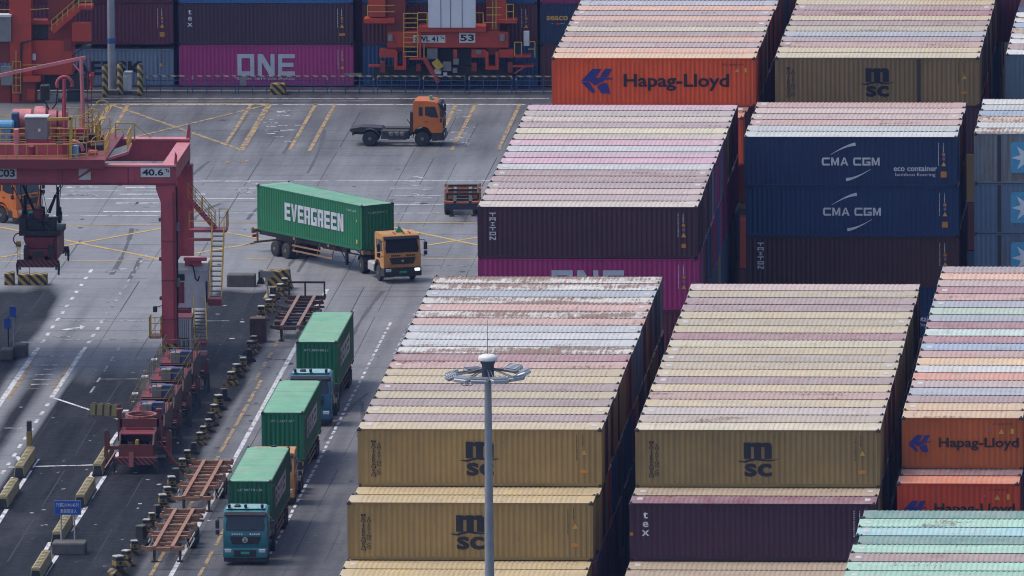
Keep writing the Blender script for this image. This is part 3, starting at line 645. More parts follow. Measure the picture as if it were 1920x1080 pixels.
# third block row
nH, nJ, nK = 'stack with clean orange front', 'stack with brownish gold front', 'stack at top right corner'
row_stack(nH, XA+.27, YH, ZT, 'yoMomCmoMogop', dict(label='clean orange container with blue arrow emblem and lettering, topmost of the far stack', wall='D8551E', deco='hl', rust=.0), tier2=(0, 13))
o = container(XA+.27+CL/2-.4, YH-PITCH+CW/2, ZT-2*HC, '6A2C2C', '8E5550', 'maroon roofed container one tier down before the clean orange front', 'containers on the stepped front of the '+nH)
o = container(XA+.27+CL/2-.5, YH-2*PITCH+CW/2, ZT-2*HC, 'C24E24', 'C98066', 'orange container one tier down, seen through the gap behind the pink roofs', 'containers on the stepped front of the '+nH); deco(o, 'hl')
container(XA+.27+CL/2-.8, YH-3*PITCH+CW/2, ZT-3*HC, '8A8A88', 'C9C9C4', 'white roofed container two tiers down in the gap beside the navy stack', 'containers on the stepped front of the '+nH)
row_stack(nJ, 13.6, YH+.3, ZT, 'CcpMgkmcrmcC', dict(label='brownish gold container with black wave emblem, topmost of its far stack', wall='8A6E48', deco='msc', rust=.1), tier2=(0, 12))
for o in list(COL.objects):
    if o.get('label', '').startswith('brownish gold'): MB().box(2.35, 2.55, FY-.012, FY+.03, .15, HC-.1).build('patched_seam', paint('dark_seam_paint', (.05, .045, .04, 1)), o)  # dark upright strip on the side of the container
row_stack(nK, 27.32, YH+1.9, ZT, 'wmwwTbWw', dict(label='blue-grey container without lettering, topmost at the top right corner', wall='5C6C7C', deco=None, rust=.2), tier2=(0, 8))
container(26.5, YH+31, ZT-HC, '5A2432', '7A3A48', 'maroon container far off in the gap at the top right', None, fits=False)
container(26.9, YH+36, ZT-.2, 'C24E24', 'C98066', 'orange container far off above the gap at the top right', None, fits=False)
# nearest block at the lower right
nF = 'mint block at lower right'
rowsF = 'nRmnndqnd'
yF = -24.7-CW
for k, ch in enumerate('dnqdnmRnqnd'):
    word, rf, wl, ru = PAL[ch]; kk = random.uniform(.9, 1.06)
    o = container(26.23+CL/2+(.05 if ch != 'd' else .12)+jit(.03)-(0 if k != 3 else -.15), yF-k*PITCH+CW/2, ZT-HC, wl, tuple(v*kk for v in hexc(rf)[:3])+(1,),
              '%s roofed container, %s row from the back of the %s' % (word, ['hindmost']+ORD[1:] and (ORD[k] if k else 'hindmost'), nF), 'containers of the '+nF, rust=ru)
# the wall of containers behind the fence
YO = 283.0; gO = 'containers stacked along the back of the yard'
def back(xl, k, wall, label, dk=None, H=HC, dy=0, rust=.15, z=None, rf=None):
    o = container(xl+CL/2, YO+dy+CW/2, (k*HC if z is None else z)+.05, wall, rf or wall, label, gO, H=H, rust=rust, fits=False)
    if dk: deco(o, dk, H)
    return o
o = back(-47.66, 0, '6C7C92', 'pale grey container with black block lettering behind the striped bollards', None, HS, rust=.35, rf='A8AEB8'); put(ME['ersk'], 'lettering', o, .95, FY, 1.25)
put(ME['codeK'], 'code_marking', o, 5.0, FY, 2.2); put(ME['tri_y'], 'warning_sticker', o, 5.2, FY, 1.5)
back(-47.66, 1, '58243A', 'maroon container above the pale grey one behind the grey pole', 'plain', rust=.05)
back(-47.66, 2, '50202E', 'maroon container third tier up at the top left', None)
o = back(-35.09, 0, 'A23272', 'magenta container with pale block lettering behind the blue railing', 'one', rust=.02)
put(text_mesh('OCEAN NETWORK EXPRESS', .15, 4.0, .01, I_GREY), 'lettering', o, 0.0, FY, .52)
back(-35.09, 1, '3E2838', 'dark plum container with white vertical lettering on the magenta one', 'tex', rust=.05)
back(-35.09, 2, '2C5C92', 'mid blue container showing its lower edge above the dark plum one', None)
back(-22.24, 0, '25456E', 'blue container on the ground behind the orange gantry portal', None)
back(-22.24, 1, '4E2430', 'maroon container behind the orange gantry portal, second tier', 'plain')
back(-22.24, 2, '25507E', 'blue container behind the orange gantry portal, third tier', None)
back(-9.85, 0, '5A2E34', 'reddish brown container on the ground beside the clean orange front', None)
o = back(-9.85, 1, '20304E', 'dark navy container with amber lettering beside the far orange stack', None); put(ME['seaco'], 'lettering', o, -4.9, FY, 1.9); put(text_mesh('an       company', .07, .9, .0, I_WHITE), 'lettering', o, -4.85, FY, 1.5); put(polys([R4(-.15, -.05, .15, .05)], I_RED), 'emblem', o, -4.85, FY-.004, 1.5)
back(-9.85, 2, '7C2458', 'magenta container above the dark navy one with amber lettering', None)
# the tiers that carry all this: one mass, hardly seen in the dark gaps
mb = MB(); cols = []
def carry(xl, y0, n, k0, k1, L=CL):
    for i in range(n):
        for k in range(k0, k1):
            z = ZT-(k+1)*HC; y = y0+i*PITCH; a = jit(.03)
            if z < -0.1: continue
            mb.box(xl+a, xl+a+L, y, y+CW, z+.03, z+HC-.02); c = hexc(PAL[random.choice('mMrcbxkvOt')][2]); cols.extend([c]*24)
for xl, y0, n, k0 in ((XA, 0, 21, 2), (XM, 0, 20, 2), (XM, PITCH*14, 6, 1), (XA, -2*PITCH, 2, 2), (XM, -2*PITCH, 2, 2), (XA, -4*PITCH, 2, 3), (XM, -4*PITCH, 2, 3), (XE, 4.1, 21, 2), (XE, 4.1+10*PITCH, 11, 1), (XE, -.4, 1, 2),
                      (XA+.35, YB, 17, 3), (XA+.35, YB+PITCH, 16, 2), (XE-13.36, 108.4, 6, 4), (XE-13.36, 108.4+PITCH, 5, 2), (26.7, 109.9, 6, 3), (26.7, 109.9+PITCH, 5, 2), (XA+.27, YH, 13, 2), (XA, YH-3*PITCH, 3, 3), (13.6, YH, 12, 2), (27.32, YH+1.9, 8, 2), (26.23, yF-10*PITCH, 11, 1)):
    carry(xl+.03, y0+.01, n, k0, 7)
for xl, y0 in ((XA+.27, YH+13*PITCH), (13.6, YH+.3+12*PITCH), (27.32, YH+1.9+8*PITCH)): carry(xl+.03, y0+.01, 9, 0, 7)
for x in (-54.2, -41.5, -28.8, -16.1, -3.4): carry(x, YO+PITCH+.1, 1, 3, 7)
me = mb.mesh('stacked_containers', M_WALL, False); ca = me.color_attributes.new('tint', 'FLOAT_COLOR', 'CORNER')
ca.data.foreach_set('color', [v for c in cols for v in c])
mm = bpy.data.materials.new('lower_container_paint'); t, p = nodes(mm); at_ = N(t, 'ShaderNodeVertexColor', layer_name='tint')
P = N(t, 'ShaderNodeTexCoord').outputs['Object']
t.links.new(mixc(t, at_.outputs[0], (.05, .045, .045, 1), math2(t, 'MULTIPLY', noise(t, mapping(t, P, (3, 3, .2)), 1.0, 4), .7)), p.inputs['Base Color']); p.inputs['Roughness'].default_value = .6
me.materials.clear(); me.materials.append(mm)
o = bpy.data.objects.new('stacked_containers', me); COL.objects.link(o); tag(o, 'dark lower tiers of the container stacks seen in the gaps between them', 'containers', kind='stuff')
# ================================================================== trucks and trailers
M_TYRE = paint('tyre_rubber', (0.018, 0.018, 0.02, 1), 0.8, 0, 0.5, 3, dirtcol=(0.06, 0.055, 0.05, 1)); M_RIM = paint('wheel_steel', (0.16, 0.16, 0.17, 1), 0.5, 0.3, 0.5, 4)
M_DARK = paint('dark_chassis_steel', (0.022, 0.023, 0.028, 1), 0.6, 0, 0.5, 2, dirtcol=(0.09, 0.07, 0.055, 1)); M_BLACKP = paint('black_plastic', (0.014, 0.015, 0.018, 1), 0.5, 0, 0.3, 2, dirtcol=(0.06, 0.055, 0.05, 1))
M_GLASS = paint('tinted_glass', (0.012, 0.018, 0.024, 1), 0.06, 0, 0.1, 2); M_ALU = paint('brushed_aluminium', (0.50, 0.50, 0.49, 1), 0.45, 0.35, 0.3, 2)
M_ORANGE = paint('orange_cab_paint', 'C86A24', 0.38, 0, 0.35, 1.3); M_AMBER = paint('faded_orange_cab_paint', 'C08A4A', 0.4, 0, 0.3, 1.3); M_TEAL = paint('teal_cab_paint', '25717C', 0.36, 0, 0.4, 1.5); M_TEALROOF = paint('pale_teal_roof_paint', '8FBCC0', 0.45, 0, 0.5, 2.5)
M_ORUST = paint('orange_chassis_paint', (0.33, 0.155, 0.085, 1), 0.55, 0, 0.6, 2, dirtcol=(0.10, 0.055, 0.035, 1)); M_TAN = paint('tan_chassis_paint', (0.30, 0.17, 0.09, 1), 0.6, 0, 0.6, 2, dirtcol=(0.08, 0.05, 0.035, 1))
M_RUSTY = paint('rusty_chassis_steel', (0.10, 0.055, 0.045, 1), 0.7, 0, 0.6, 2, dirtcol=(0.03, 0.025, 0.025, 1)); M_BEAMTOP = paint('worn_beam_paint', (0.26, 0.155, 0.12, 1), 0.6, 0, 0.55, 2.5, dirtcol=(0.07, 0.05, 0.045, 1))
M_GREENP = paint('green_number_plate', (0.02, 0.32, 0.20, 1), 0.4, 0, 0.1); M_LAMP = paint('headlamp_glass', (0.5, 0.52, 0.55, 1), 0.15, 0, 0.1); M_AMBLAMP = bpy.data.materials.new('lit_amber_lamp'); t, p = nodes(M_AMBLAMP)
p.inputs['Base Color'].default_value = (.8, .4, .08, 1); p.inputs['Emission Color'].default_value = (1, .55, .15, 1); p.inputs['Emission Strength'].default_value = 1.6
M_GLINT = bpy.data.materials.new('headlamp_glint'); t, p = nodes(M_GLINT); p.inputs['Emission Color'].default_value = (.9, .95, 1, 1); p.inputs['Emission Strength'].default_value = 0.7  # weak glow that stands for a small white glint on one headlight
M_SEAT = paint('cab_interior', (0.10, 0.10, 0.11, 1), 0.8)
def bevel(o, w=0.04, ang=30, seg=2):
    bm = bmesh.new(); bm.from_mesh(o.data)
    bmesh.ops.remove_doubles(bm, verts=bm.verts, dist=0.0005)
    es = [e for e in bm.edges if len(e.link_faces) == 2 and e.calc_face_angle(0) > math.radians(ang)]
    bmesh.ops.bevel(bm, geom=es, offset=w, segments=seg, affect='EDGES', clamp_overlap=True)
    bm.to_mesh(o.data); bm.free(); o.data.polygons.foreach_set('use_smooth', [True]*len(o.data.polygons)); 
    shade(o, 35); return o
WH = {}
def wheel(parent, x, y, r=0.52, w=0.3, s=1):
    """s: +1 when the outer face points to +x"""
    if (r, w) not in WH:
        a = MB().lathe((-w/2, 0, 0), (1, 0, 0), [(0, r*.62), (.02, r*.9), (.06, r), (w-.06, r), (w-.02, r*.9), (w, r*.62)], 20).mesh('tyre', M_TYRE)
        b = MB().lathe((-w/2+.03, 0, 0), (1, 0, 0), [(0, r*.6), (w-.05, r*.62), (w-.03, r*.58), (w-.12, r*.5), (w-.12, r*.25), (w-.02, r*.22), (w-.01, r*.1)], 16).mesh('rim', M_RIM)
        WH[r, w] = (a, b)
    o = inst(WH[r, w][0], 'wheel', parent); o.location = (x, y, r); o.rotation_euler.z = 0 if s > 0 else math.pi
    inst(WH[r, w][1], 'rim', o); return o
def tractor(label, loc, rz, paintm, roofm=None, dark_bumper=True, group='terminal tractor units', lamps=False, roofkit=None, name='tractor_unit', emblem=False, visor=True, tandem=False):
    T = thing(name, label, 'truck', loc, rz, group)
    prof = [(0.06, 0.92), (0.0, 1.3), (0.02, 1.86), (0.27, 2.82), (0.48, 3.02), (1.0, 3.1), (1.88, 3.1), (2.0, 3.0), (2.0, 1.0), (1.95, 0.98), (1.86, 1.18), (1.6, 1.34), (1.25, 1.36), (.98, 1.24), (.82, .98), (.78, .92)]
    cab = MB().prism(prof, 'x', -1.22, 1.22).build('cab', paintm, T); bevel(cab, 0.045, 20)
    if roofm: bevel(MB().cbox(-1.1, 1.1, .5, 1.93, 3.085, 3.16, .05).build('roof', roofm, T), .02)
    # windscreen follows the raked front
    def fr(z, o): k = (z-1.86)/(2.82-1.86); return 0.02+0.25*k-o
    ws = MB(); vs = []
    for o_ in (0.02, -.02):
        for (x, z) in ((-1.06, 1.93), (1.06, 1.93), (1.10, 2.2), (1.0, 2.74), (-1.0, 2.74), (-1.10, 2.2)): vs.append((x, fr(z, o_), z))
    ws.add(vs, [(0,1,2,3,4,5), (11,10,9,8,7,6)]+[(k, (k+1) % 6, 6+(k+1) % 6, 6+k) for k in range(6)])
    ws.build('windscreen', M_GLASS, T)
    if visor: bevel(MB().prism([(fr(2.72, .03), 2.72), (fr(2.78, .16), 2.78), (fr(2.92, .1), 2.93), (.38, 2.95), (.3, 2.75)], 'x', -1.16, 1.16).build('sun_visor', M_BLACKP, T), .02)
    wip = MB(); [wip.bar((x, fr(1.95, .035), 1.95), (x+.5, fr(2.0, .035), 2.05), .025) for x in (-.75, .1)]; wip.build('wiper', M_BLACKP, T)
    for s in (-1, 1):
        xa, xb = sorted((s*1.215, s*1.235))
        MB().prism([(.3, 1.98), (.5, 2.68), (.58, 2.72), (1.18, 2.72), (1.2, 2.15), (.8, 2.0)], 'x', xa, xb).build('side_window', M_GLASS, T)
        MB().prism([(1.36, 2.1), (1.36, 2.68), (1.62, 2.68), (1.62, 2.1)], 'x', xa, xb).build('side_window', M_GLASS, T)
        xa, xb = sorted((s*1.216, s*1.228))
        dr = MB().prism([(.2, 1.25), (.26, 1.9), (1.26, 1.9), (1.26, 1.5), (.8, 1.25)], 'x', xa, xb).build('door', paintm, T)
        xa, xb = sorted((s*1.228, s*1.25)); MB().box(xa, xb, 1.02, 1.2, 1.66, 1.72).build('handle', M_BLACKP, dr)
        mi = MB().cbox(s*1.55-.11, s*1.55+.11, .02, .16, 2.05, 2.55, .03); mi.cbox(s*1.55-.11, s*1.55+.11, .02, .16, 1.72, 1.98, .03)
        mi.path([(s*1.2, .3, 2.66), (s*1.5, .12, 2.66), (s*1.55, .1, 2.5)], .022, 5); mi.path([(s*1.2, .2, 1.72), (s*1.52, .1, 1.66), (s*1.55, .1, 1.75)], .022, 5)
        mi.build('mirror', M_BLACKP, T)
        MB().cbox(s*.95-.2, s*.95+.2, -.1, .06, .72, .93, .03).build('headlight', M_LAMP if not lamps else (M_GLINT if s > 0 else M_LAMP), T)
        if lamps and s < 0: MB().cbox(-1.02, -.78, -.105, .0, .58, .68, .02).build('indicator', M_AMBLAMP, T)
        arch = MB()
        for k in range(8):
            a, b = math.pi*k/8, math.pi*(k+1)/8
            arch.bar((s*1.07, 1.4-.64*math.cos(a), .56+.66*math.sin(a)), (s*1.07, 1.4-.64*math.cos(b), .56+.66*math.sin(b)), .04, .36, up=(1, 0, 0))
        arch.build('mudguard', paintm if not dark_bumper else M_BLACKP, T)
        MB().cbox(s*1.08-.16, s*1.08+.16, .35, .75, .4, .88, .03).build('step', M_BLACKP, T)
    MB().prism([(-.86, 1.62), (.86, 1.62), (.72, 1.2), (-.72, 1.2)], 'y', -.035, .04).build('grille', M_BLACKP, T)
    if emblem:
        MB().lathe((0, -.06, 1.42), (0, 1, 0), [(0, .15), (.03, .16)], 18).build('emblem', M_ALU, T)
        put(text_mesh('S', .2, .15, .02, I_BLACK), 'lettering', T, 0, -.064, 1.42)
    else: MB().lathe((0, -.05, 1.41), (0, 1, 0), [(0, .07), (.02, .08)], 10).build('emblem', M_ALU, T)
    rnd = MB(); [rnd.box(x, x+.09, -.012, .02, 1.7, 1.78+.02*(k % 2)) for k, x in enumerate([-.75+.13*i for i in range(5)]+[.25+.12*i for i in range(5)])]
    rnd.build('lettering', I_WHITE if paintm == M_TEAL else I_BLACK, T)
    bevel(MB().prism([(-.1, .42), (-.12, .62), (-.06, .98), (.5, .98), (.5, .42)], 'x', -1.23, 1.23).build('bumper', M_BLACKP if dark_bumper else paintm, T), .04)
    if not dark_bumper: MB().box(-.62, .62, -.125, -.06, .5, .86).build('bumper_opening', M_BLACKP, T); MB().box(-1.2, 1.2, .0, .4, .2, .42).build('under_run_bar', M_BLACKP, T)
    MB().box(-.24, .24, -.145, -.12, .64, .78).build('licence_plate', M_GREENP, T)
    ch = MB(); L = 6.1
    for s in (-1, 1): ch.box(s*.42-.04, s*.42+.04, .4, L, .72, .98)
    for y in (2.2, 3.0, 4.0, 5.2, 6.0): ch.box(-.38, .38, y, y+.12, .76, .94)
    ch.box(-.9, .9, L-.02, L+.08, .7, 1.0); ch.path([(-.5, 2.05, 1.2), (-.2, 2.5, 1.7), (.2, 2.3, 1.3), (.5, 2.05, 1.75)], .03, 5); ch.box(-.9, .9, 2.05, 2.25, .9, 2.3) if roofkit == 'bob' else None
    ch.build('chassis_frame', M_DARK, T)
    if roofkit == 'bob':
        for s in (-1, 1): MB().cbox(s*.8-.32, s*.8+.32, 2.3, 4.2, .5, 1.08, .05).build('side_locker', M_DARK, T)
        MB().prism([(4.0, 1.0), (6.3, .9), (6.35, 1.12), (5.6, 1.25), (4.2, 1.2)], 'x', -.75, .75).build('rear_ramp', M_DARK, T)
    fw = MB().cbox(-.5, .5, 4.4, 5.4, 1.02, 1.12, .03); fw.prism([(-.45, 5.4), (-.12, 5.4), (-.35, 5.95)], 'z', 1.0, 1.08); fw.prism([(.45, 5.4), (.35, 5.95), (.12, 5.4)], 'z', 1.0, 1.08); fw.build('fifth_wheel', M_DARK, T)
    bevel(MB().cbox(-1.18, -.6, 2.45, 3.75, .45, 1.02, .06).build('fuel_tank', M_ALU if roofkit != 'bob' else M_DARK, T), .03)
    tb = MB(); tb.cbox(.62, 1.15, 2.5, 3.1, .5, 1.0, .04)
    for y in (3.3, 3.62): tb.lathe((.6, y, .75), (1, 0, 0), [(0, .14), (.04, .16), (.5, .16), (.54, .12)], 12)
    if roofkit == 'bob':
        for y in (2.75, 3.1, 3.5): tb.lathe((-1.22, y, .85), (1, 0, 0), [(0, .12), (.03, .16), (.3, .16)], 12)
    tb.build('air_tank', M_RIM, T)
    for y in ((4.95,) if not tandem else (4.4, 5.7)):
        for s in (-1, 1):
            wheel(T, s*.98, y, .52, .56, s); g = MB()
            for k in range(1, 7):
                a, b = math.pi*k/8, math.pi*(k+1)/8
                g.bar((s*.98, y-.62*math.cos(a), .55+.62*math.sin(a)), (s*.98, y-.62*math.cos(b), .55+.62*math.sin(b)), .03, .6, up=(1, 0, 0))
            g.build('rear_mudguard', M_BLACKP, T)
    for s in (-1, 1): wheel(T, s*1.05, 1.4, .52, .31, s)
    rk = MB()
    if roofkit == 'flag':
        MB().add([(-.2, .9, 3.12), (.38, .9, 3.12), (.09, 1.2, 3.12), (.09, 1.0, 3.5)], [(0, 1, 3), (1, 2, 3), (2, 0, 3), (0, 2, 1)]).build('roof_marker', M_GREENP, T)
        [rk.bar((x, .5, 3.06), (x-.12, .72, 3.16), .04) for x in (-.3, .3, .7)]
    elif roofkit == 'lamps':
        [rk.lathe((x, .55, 3.12), (0, 0, 1), [(0, .06), (.1, .09), (.2, .09), (.24, .04)], 10) for x in (-.92, .0, .92)]
        rk.cbox(-.65, -.3, .6, .95, 3.12, 3.3, .06)
    else:
        rk.cbox(-.15, .15, .8, 1.0, 3.1, 3.32, .03); rk.box(-.35, .45, .72, .9, 3.1, 3.14)
    rk.build('roof_lamp', M_BLACKP if roofkit != 'bob' else M_GREENP, T)
    return T
def trailer(label, loc, rz, beam, bolster, zd=1.3, L=12.35, group=None, axles=(9.4, 10.7), legs=True, rails=True, kind='loaded', legm=None, name='trailer_chassis', topm=None):
    T = thing(name, label, 'trailer', loc, rz, group)
    for s in (-1, 1):
        b = MB().box(s*.5-.08, s*.5+.08, .1, 2.6, zd-.2, zd-.02); b.box(s*.5-.08, s*.5+.08, 2.6, L-.1, zd-.42, zd-.02); b.box(s*.5-.1, s*.5+.1, .1, L-.1, zd-.02, zd+.0)
        b.build('main_beam', topm or beam, T)
    for k, y in enumerate((0.0, 3.9, 5.2, 7.9, L-2.4, L-.22)):
        if kind == 'loaded' and k in (2, 4): continue
        b = MB(); 
        for s in (-1, 1): b.prism([(s*.6, zd-.03), (s*1.2, zd-.03), (s*1.2, zd-.17), (s*.6, zd-.3)], 'y', y, y+.2)
        b.box(-.4, .4, y+.02, y+.18, zd-.28, zd-.06)
        for s in (-1, 1): b.box(s*1.12-.07, s*1.12+.07, y+.03, y+.17, zd-.03, zd+.06)
        b.build('bolster', bolster, T)
    y = .7; me = MB().box(-.4, .4, 0, .09, zd-.24, zd-.1).mesh('crossmember', bolster if kind != 'dark' else beam)
    while y < L-.6: inst(me, 'crossmember', T).location = (0, y, 0); y += 1.25
    for y in axles:
        MB().tube((-.7, y, .5), (.7, y, .5), .09, 8).build('axle', M_DARK, T)
        for s in (-1, 1): wheel(T, s*.92, y, .5, .58, s)
    sp = MB()
    for s in (-1, 1): sp.bar((s*.5, axles[0]-.8, zd-.4), (s*.5, axles[-1]+.8, zd-.4), .1, .2); sp.box(s*.5-.06, s*.5+.06, axles[0]-.1, axles[-1]+.1, .5, zd-.42)
    sp.build('suspension', M_DARK, T)
    for s in (-1, 1):
        lg = MB(); z0 = .02 if legs else .42
        lg.box(s*.72-.08, s*.72+.08, 2.5, 2.66, .3, zd-.2); lg.box(s*.72-.06, s*.72+.06, 2.52, 2.64, z0+.06, .4); lg.box(s*.72-.17, s*.72+.17, 2.42, 2.74, z0, z0+.07); lg.bar((s*.72, 2.7, .6), (s*.55, 3.6, zd-.3), .05)
        lg.build('landing_leg', legm or M_DARK, T)
        if rails:
            r = MB(); 
            for z in (.62, .95): r.bar((s*1.15, 3.6, z), (s*1.15, axles[0]-.75, z), .05, .1)
            for y in (3.7, 5.4, axles[0]-.85): r.bar((s*1.15, y, .55), (s*.9, y, zd-.1), .05)
            r.build('side_guard', M_ALU if kind == 'parked' else bolster, T)
    q = MB().box(-1.15, 1.15, L-.1, L, zd-.3, zd-.04); q.box(-1.1, 1.1, L-.25, L-.15, .55, .68)
    for s in (-1, 1): q.box(s*.8-.05, s*.8+.05, L-.25, L-.15, .68, zd-.3)
    q.build('rear_bumper', bolster, T)
    for s in (-1, 1): MB().cbox(s*.85-.2, s*.85+.2, L, L+.05, zd-.6, zd-.42, .02).build('tail_lamp', I_RED, T)
    return T
def ever_container(x, y, rz, zb, label, n, group='green containers riding on trailers', longside=0, serials=1):
    o = container(x, y, zb, '0E6E46' if longside else ('0C6A42', '0A5C3A', '0E7048')[n % 3], '57A680', label, group, rust=.05)
    o.rotation_euler.z = rz
    put(ME['ever'], 'lettering', o, .55 if longside else -.2, FY, HC/2+.12)
    s = 1 if longside else -1
    put(serial(I_GREY, n, 1.45, .13), 'code_marking', o, s*(CL/2+.0), .0, HC-.5, rz=s*math.pi/2)
    put(serial(I_GREY, n+3, 1.2, .11), 'code_marking', o, 4.9*s, FY, HC-.42); put(ME['sq_y'], 'warning_sticker', o, 5.5*s, FY, .55); put(ME['tri_y'], 'warning_sticker', o, 5.5*s, FY, 1.9, sc=.6)
    return o
# three trucks driving down the lane towards the camera
LX = [(-12.8, 80.2, 83.55), (-13.08, 101.1, 108.5), (-13.35, 130.2, 135.8)]
tractor('teal tractor unit with pale roof leading the green convoy in the lane', (LX[0][0], LX[0][1], 0), 0, M_TEAL, M_TEALROOF, False, 'tractor units of the green convoy', roofkit='lamps', emblem=True)
tractor('faded orange tractor unit wedged behind the first green container', (LX[1][0]+.05, LX[1][1], 0), 0, M_AMBER, None, False, tandem=True, group= 'tractor units of the green convoy')
tractor('blue tractor unit at the rear of the green convoy, roof and side showing', (LX[2][0]+.05, LX[2][1], 0), 0, paint('blue_cab_paint', '22607E', .36, 0, .4, 1.5), M_TEALROOF, False, tandem=True, group= 'tractor units of the green convoy', roofkit='lamps')
for k, (lab, tl) in enumerate((('green container behind the front teal cab, first of the convoy', 'tan trailer chassis under the first green container of the convoy'),
                               ('green container behind the faded orange cab, middle of the convoy', 'tan trailer chassis under the middle green container of the convoy'),
                               ('green container behind the blue cab, rear of the convoy', 'dark trailer chassis under the last green container of the convoy'))):
    cx, _, fy = LX[k]
    ever_container(cx, fy+CL/2, math.pi/2, 1.305, lab, k+1)
    trailer(tl, (cx, fy-.05, 0), 0, M_DARK, M_TAN if k < 2 else M_RUSTY, 1.3, CL+.35, 'trailers of the green convoy', legs=False)
# the turning truck
th = math.radians(-52.16); ux, uy = math.cos(th), math.sin(th)
P0 = at(486, 347.5, 4.4); P1 = at(673.7, 385.5, 4.4); mid = (P0+P1)/2; nx, ny = -uy, ux
cx, cy = mid.x+nx*CW/2, mid.y+ny*CW/2
ever_container(cx, cy, th, 1.505, 'green container on the truck turning across the yard, long side towards us', 9, None, 1)
fx, fy = cx+ux*(CL/2+.05), cy+uy*(CL/2+.05)
trailer('black trailer chassis with tan brackets under the turning green container', (fx, fy, 0), th+math.pi/2, M_DARK, M_TAN, 1.5, CL+.9, None, legs=False, axles=(9.0, 10.3))
tractor('faded orange tractor unit with black bumper turning with a lone green container', (-12.3, 188.85, 0), math.radians(21.5), M_AMBER, None, True, None, lamps=True, roofkit='flag')
# the other tractors
b = at(693, 274); tractor('orange tractor unit without trailer crossing the far parking bays', (b.x+5.0, b.y+1.0, 0), math.radians(89), M_ORANGE, None, True, None, roofkit='bob')
b = at(17, 416); tractor('orange tractor unit waiting behind the hanging spreader at the left edge', (b.x+1.35, b.y-.3, 0), math.radians(55), M_ORANGE, None, False, None)
# parked trailers
trailer('orange trailer chassis parked nearest to the teal cab on its landing legs', (-17.25, 78.6, 0), 0, M_ORUST, M_ORUST, 1.3, 13.4, 'orange chassis parked beside the lane', (7.6, 8.9), kind='parked')
trailer('orange trailer chassis parked behind the nearest orange one, beside the green container', (-17.2, 96.1, 0), 0, M_ORUST, M_ORUST, 1.3, 13.4, 'orange chassis parked beside the lane', (7.6, 8.9), kind='parked')
T = trailer('dark rusty trailer chassis with tan beams parked at the head of the lane', (-17.15, 161.4, 0), 0, M_DARK, M_RUSTY, 1.35, 13.0, None, (8.2, 9.5), kind='dark', topm=M_BEAMTOP)
hb = MB(); hb.bar((-1.15, 12.9, 2.15), (1.15, 12.9, 2.15), .1, .12); [hb.bar((x, 12.9, 1.3), (x, 12.9, 2.15), .1) for x in (-1.1, -.1, 1.1)]; hb.build('headboard', M_DARK, T)
for s in (-1, 1): MB().cbox(s*.95-.3, s*.95+.3, 3.4, 5.6, .75, 1.15, .05).build('side_locker', M_RUSTY, T)
b = at(836, 402); T = trailer('orange and black trailer chassis half hidden by the dark plum container', (b.x+1.35, b.y-3.4, 0), math.radians(4), M_DARK, M_ORANGE, 1.35, 5.8, None, (3.6, 4.8), kind='dark', legs=True, rails=False)
fb = MB(); [fb.bar((x, 1.6, 1.6), (x, 5.6, 1.6), .12, .14) for x in (-1.0, 1.0)]; [fb.bar((-1.05, y, 1.6), (1.05, y, 1.6), .12, .14) for y in (1.6, 3.5, 5.6)]; [fb.bar((x, y, 1.2), (x, y, 1.6), .1) for x in (-1.0, 1.0) for y in (1.7, 5.5)]; fb.build('deck_frame', M_DARK, T)
MB().box(-1.1, 1.1, -.06, 0, .8, 1.2).build('front_plate', paint('blue_front_plate', (.016, .024, .05, 1), .5), T)
# ================================================================== cranes
M_CRED = paint('crane_red_paint', 'AE4854', 0.5, 0, 0.5, .7); M_CRED2 = paint('crane_dark_red_paint', '7E2A34', 0.5, 0, 0.45, 1.2); M_PINK = paint('pale_red_paint', 'C87A80', 0.5, 0, 0.35, 1.2)  # the palest red serves flange tops, drums, lids and pipes
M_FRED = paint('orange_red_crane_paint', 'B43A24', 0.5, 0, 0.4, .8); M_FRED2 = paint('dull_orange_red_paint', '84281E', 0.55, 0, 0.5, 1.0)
M_RAILY = paint('yellow_handrail_paint', 'BC9C3C', 0.5, 0, 0.35, 2); M_PLATE = paint('white_sign_plate', (0.62, 0.62, 0.63, 1), 0.5, 0, 0.25, 1.5); M_GREYCAB = paint('grey_cabinet_paint', (0.20, 0.20, 0.205, 1), 0.5, 0, 0.35, 1.5)
M_WHITEP = paint('white_cabinet_paint', (0.55, 0.56, 0.60, 1), 0.5, 0, 0.3, 1.2); M_BLUEM = paint('blue_motor_paint', (0.10, 0.32, 0.55, 1), 0.45, 0, 0.3, 2); M_BLUEC = paint('navy_cabinet_paint', (0.035, 0.065, 0.17, 1), 0.5, 0, 0.4, 2)
M_CABLE = paint('black_cable', (0.008, 0.008, 0.01, 1), 0.6); M_GRATE = paint('grey_grating', (0.09, 0.095, 0.105, 1), 0.6, 0, 0.4, 3); M_CANVAS = paint('white_tarpaulin', (0.60, 0.62, 0.68, 1), 0.7, 0, 0.15, .6)
M_RAILD = paint('dull_handrail_paint', '6E5E34', .6, 0, .5, 2)
M_BRICK = paint('brick_red_paint', '6E3029', .5, 0, .55, 1.3)
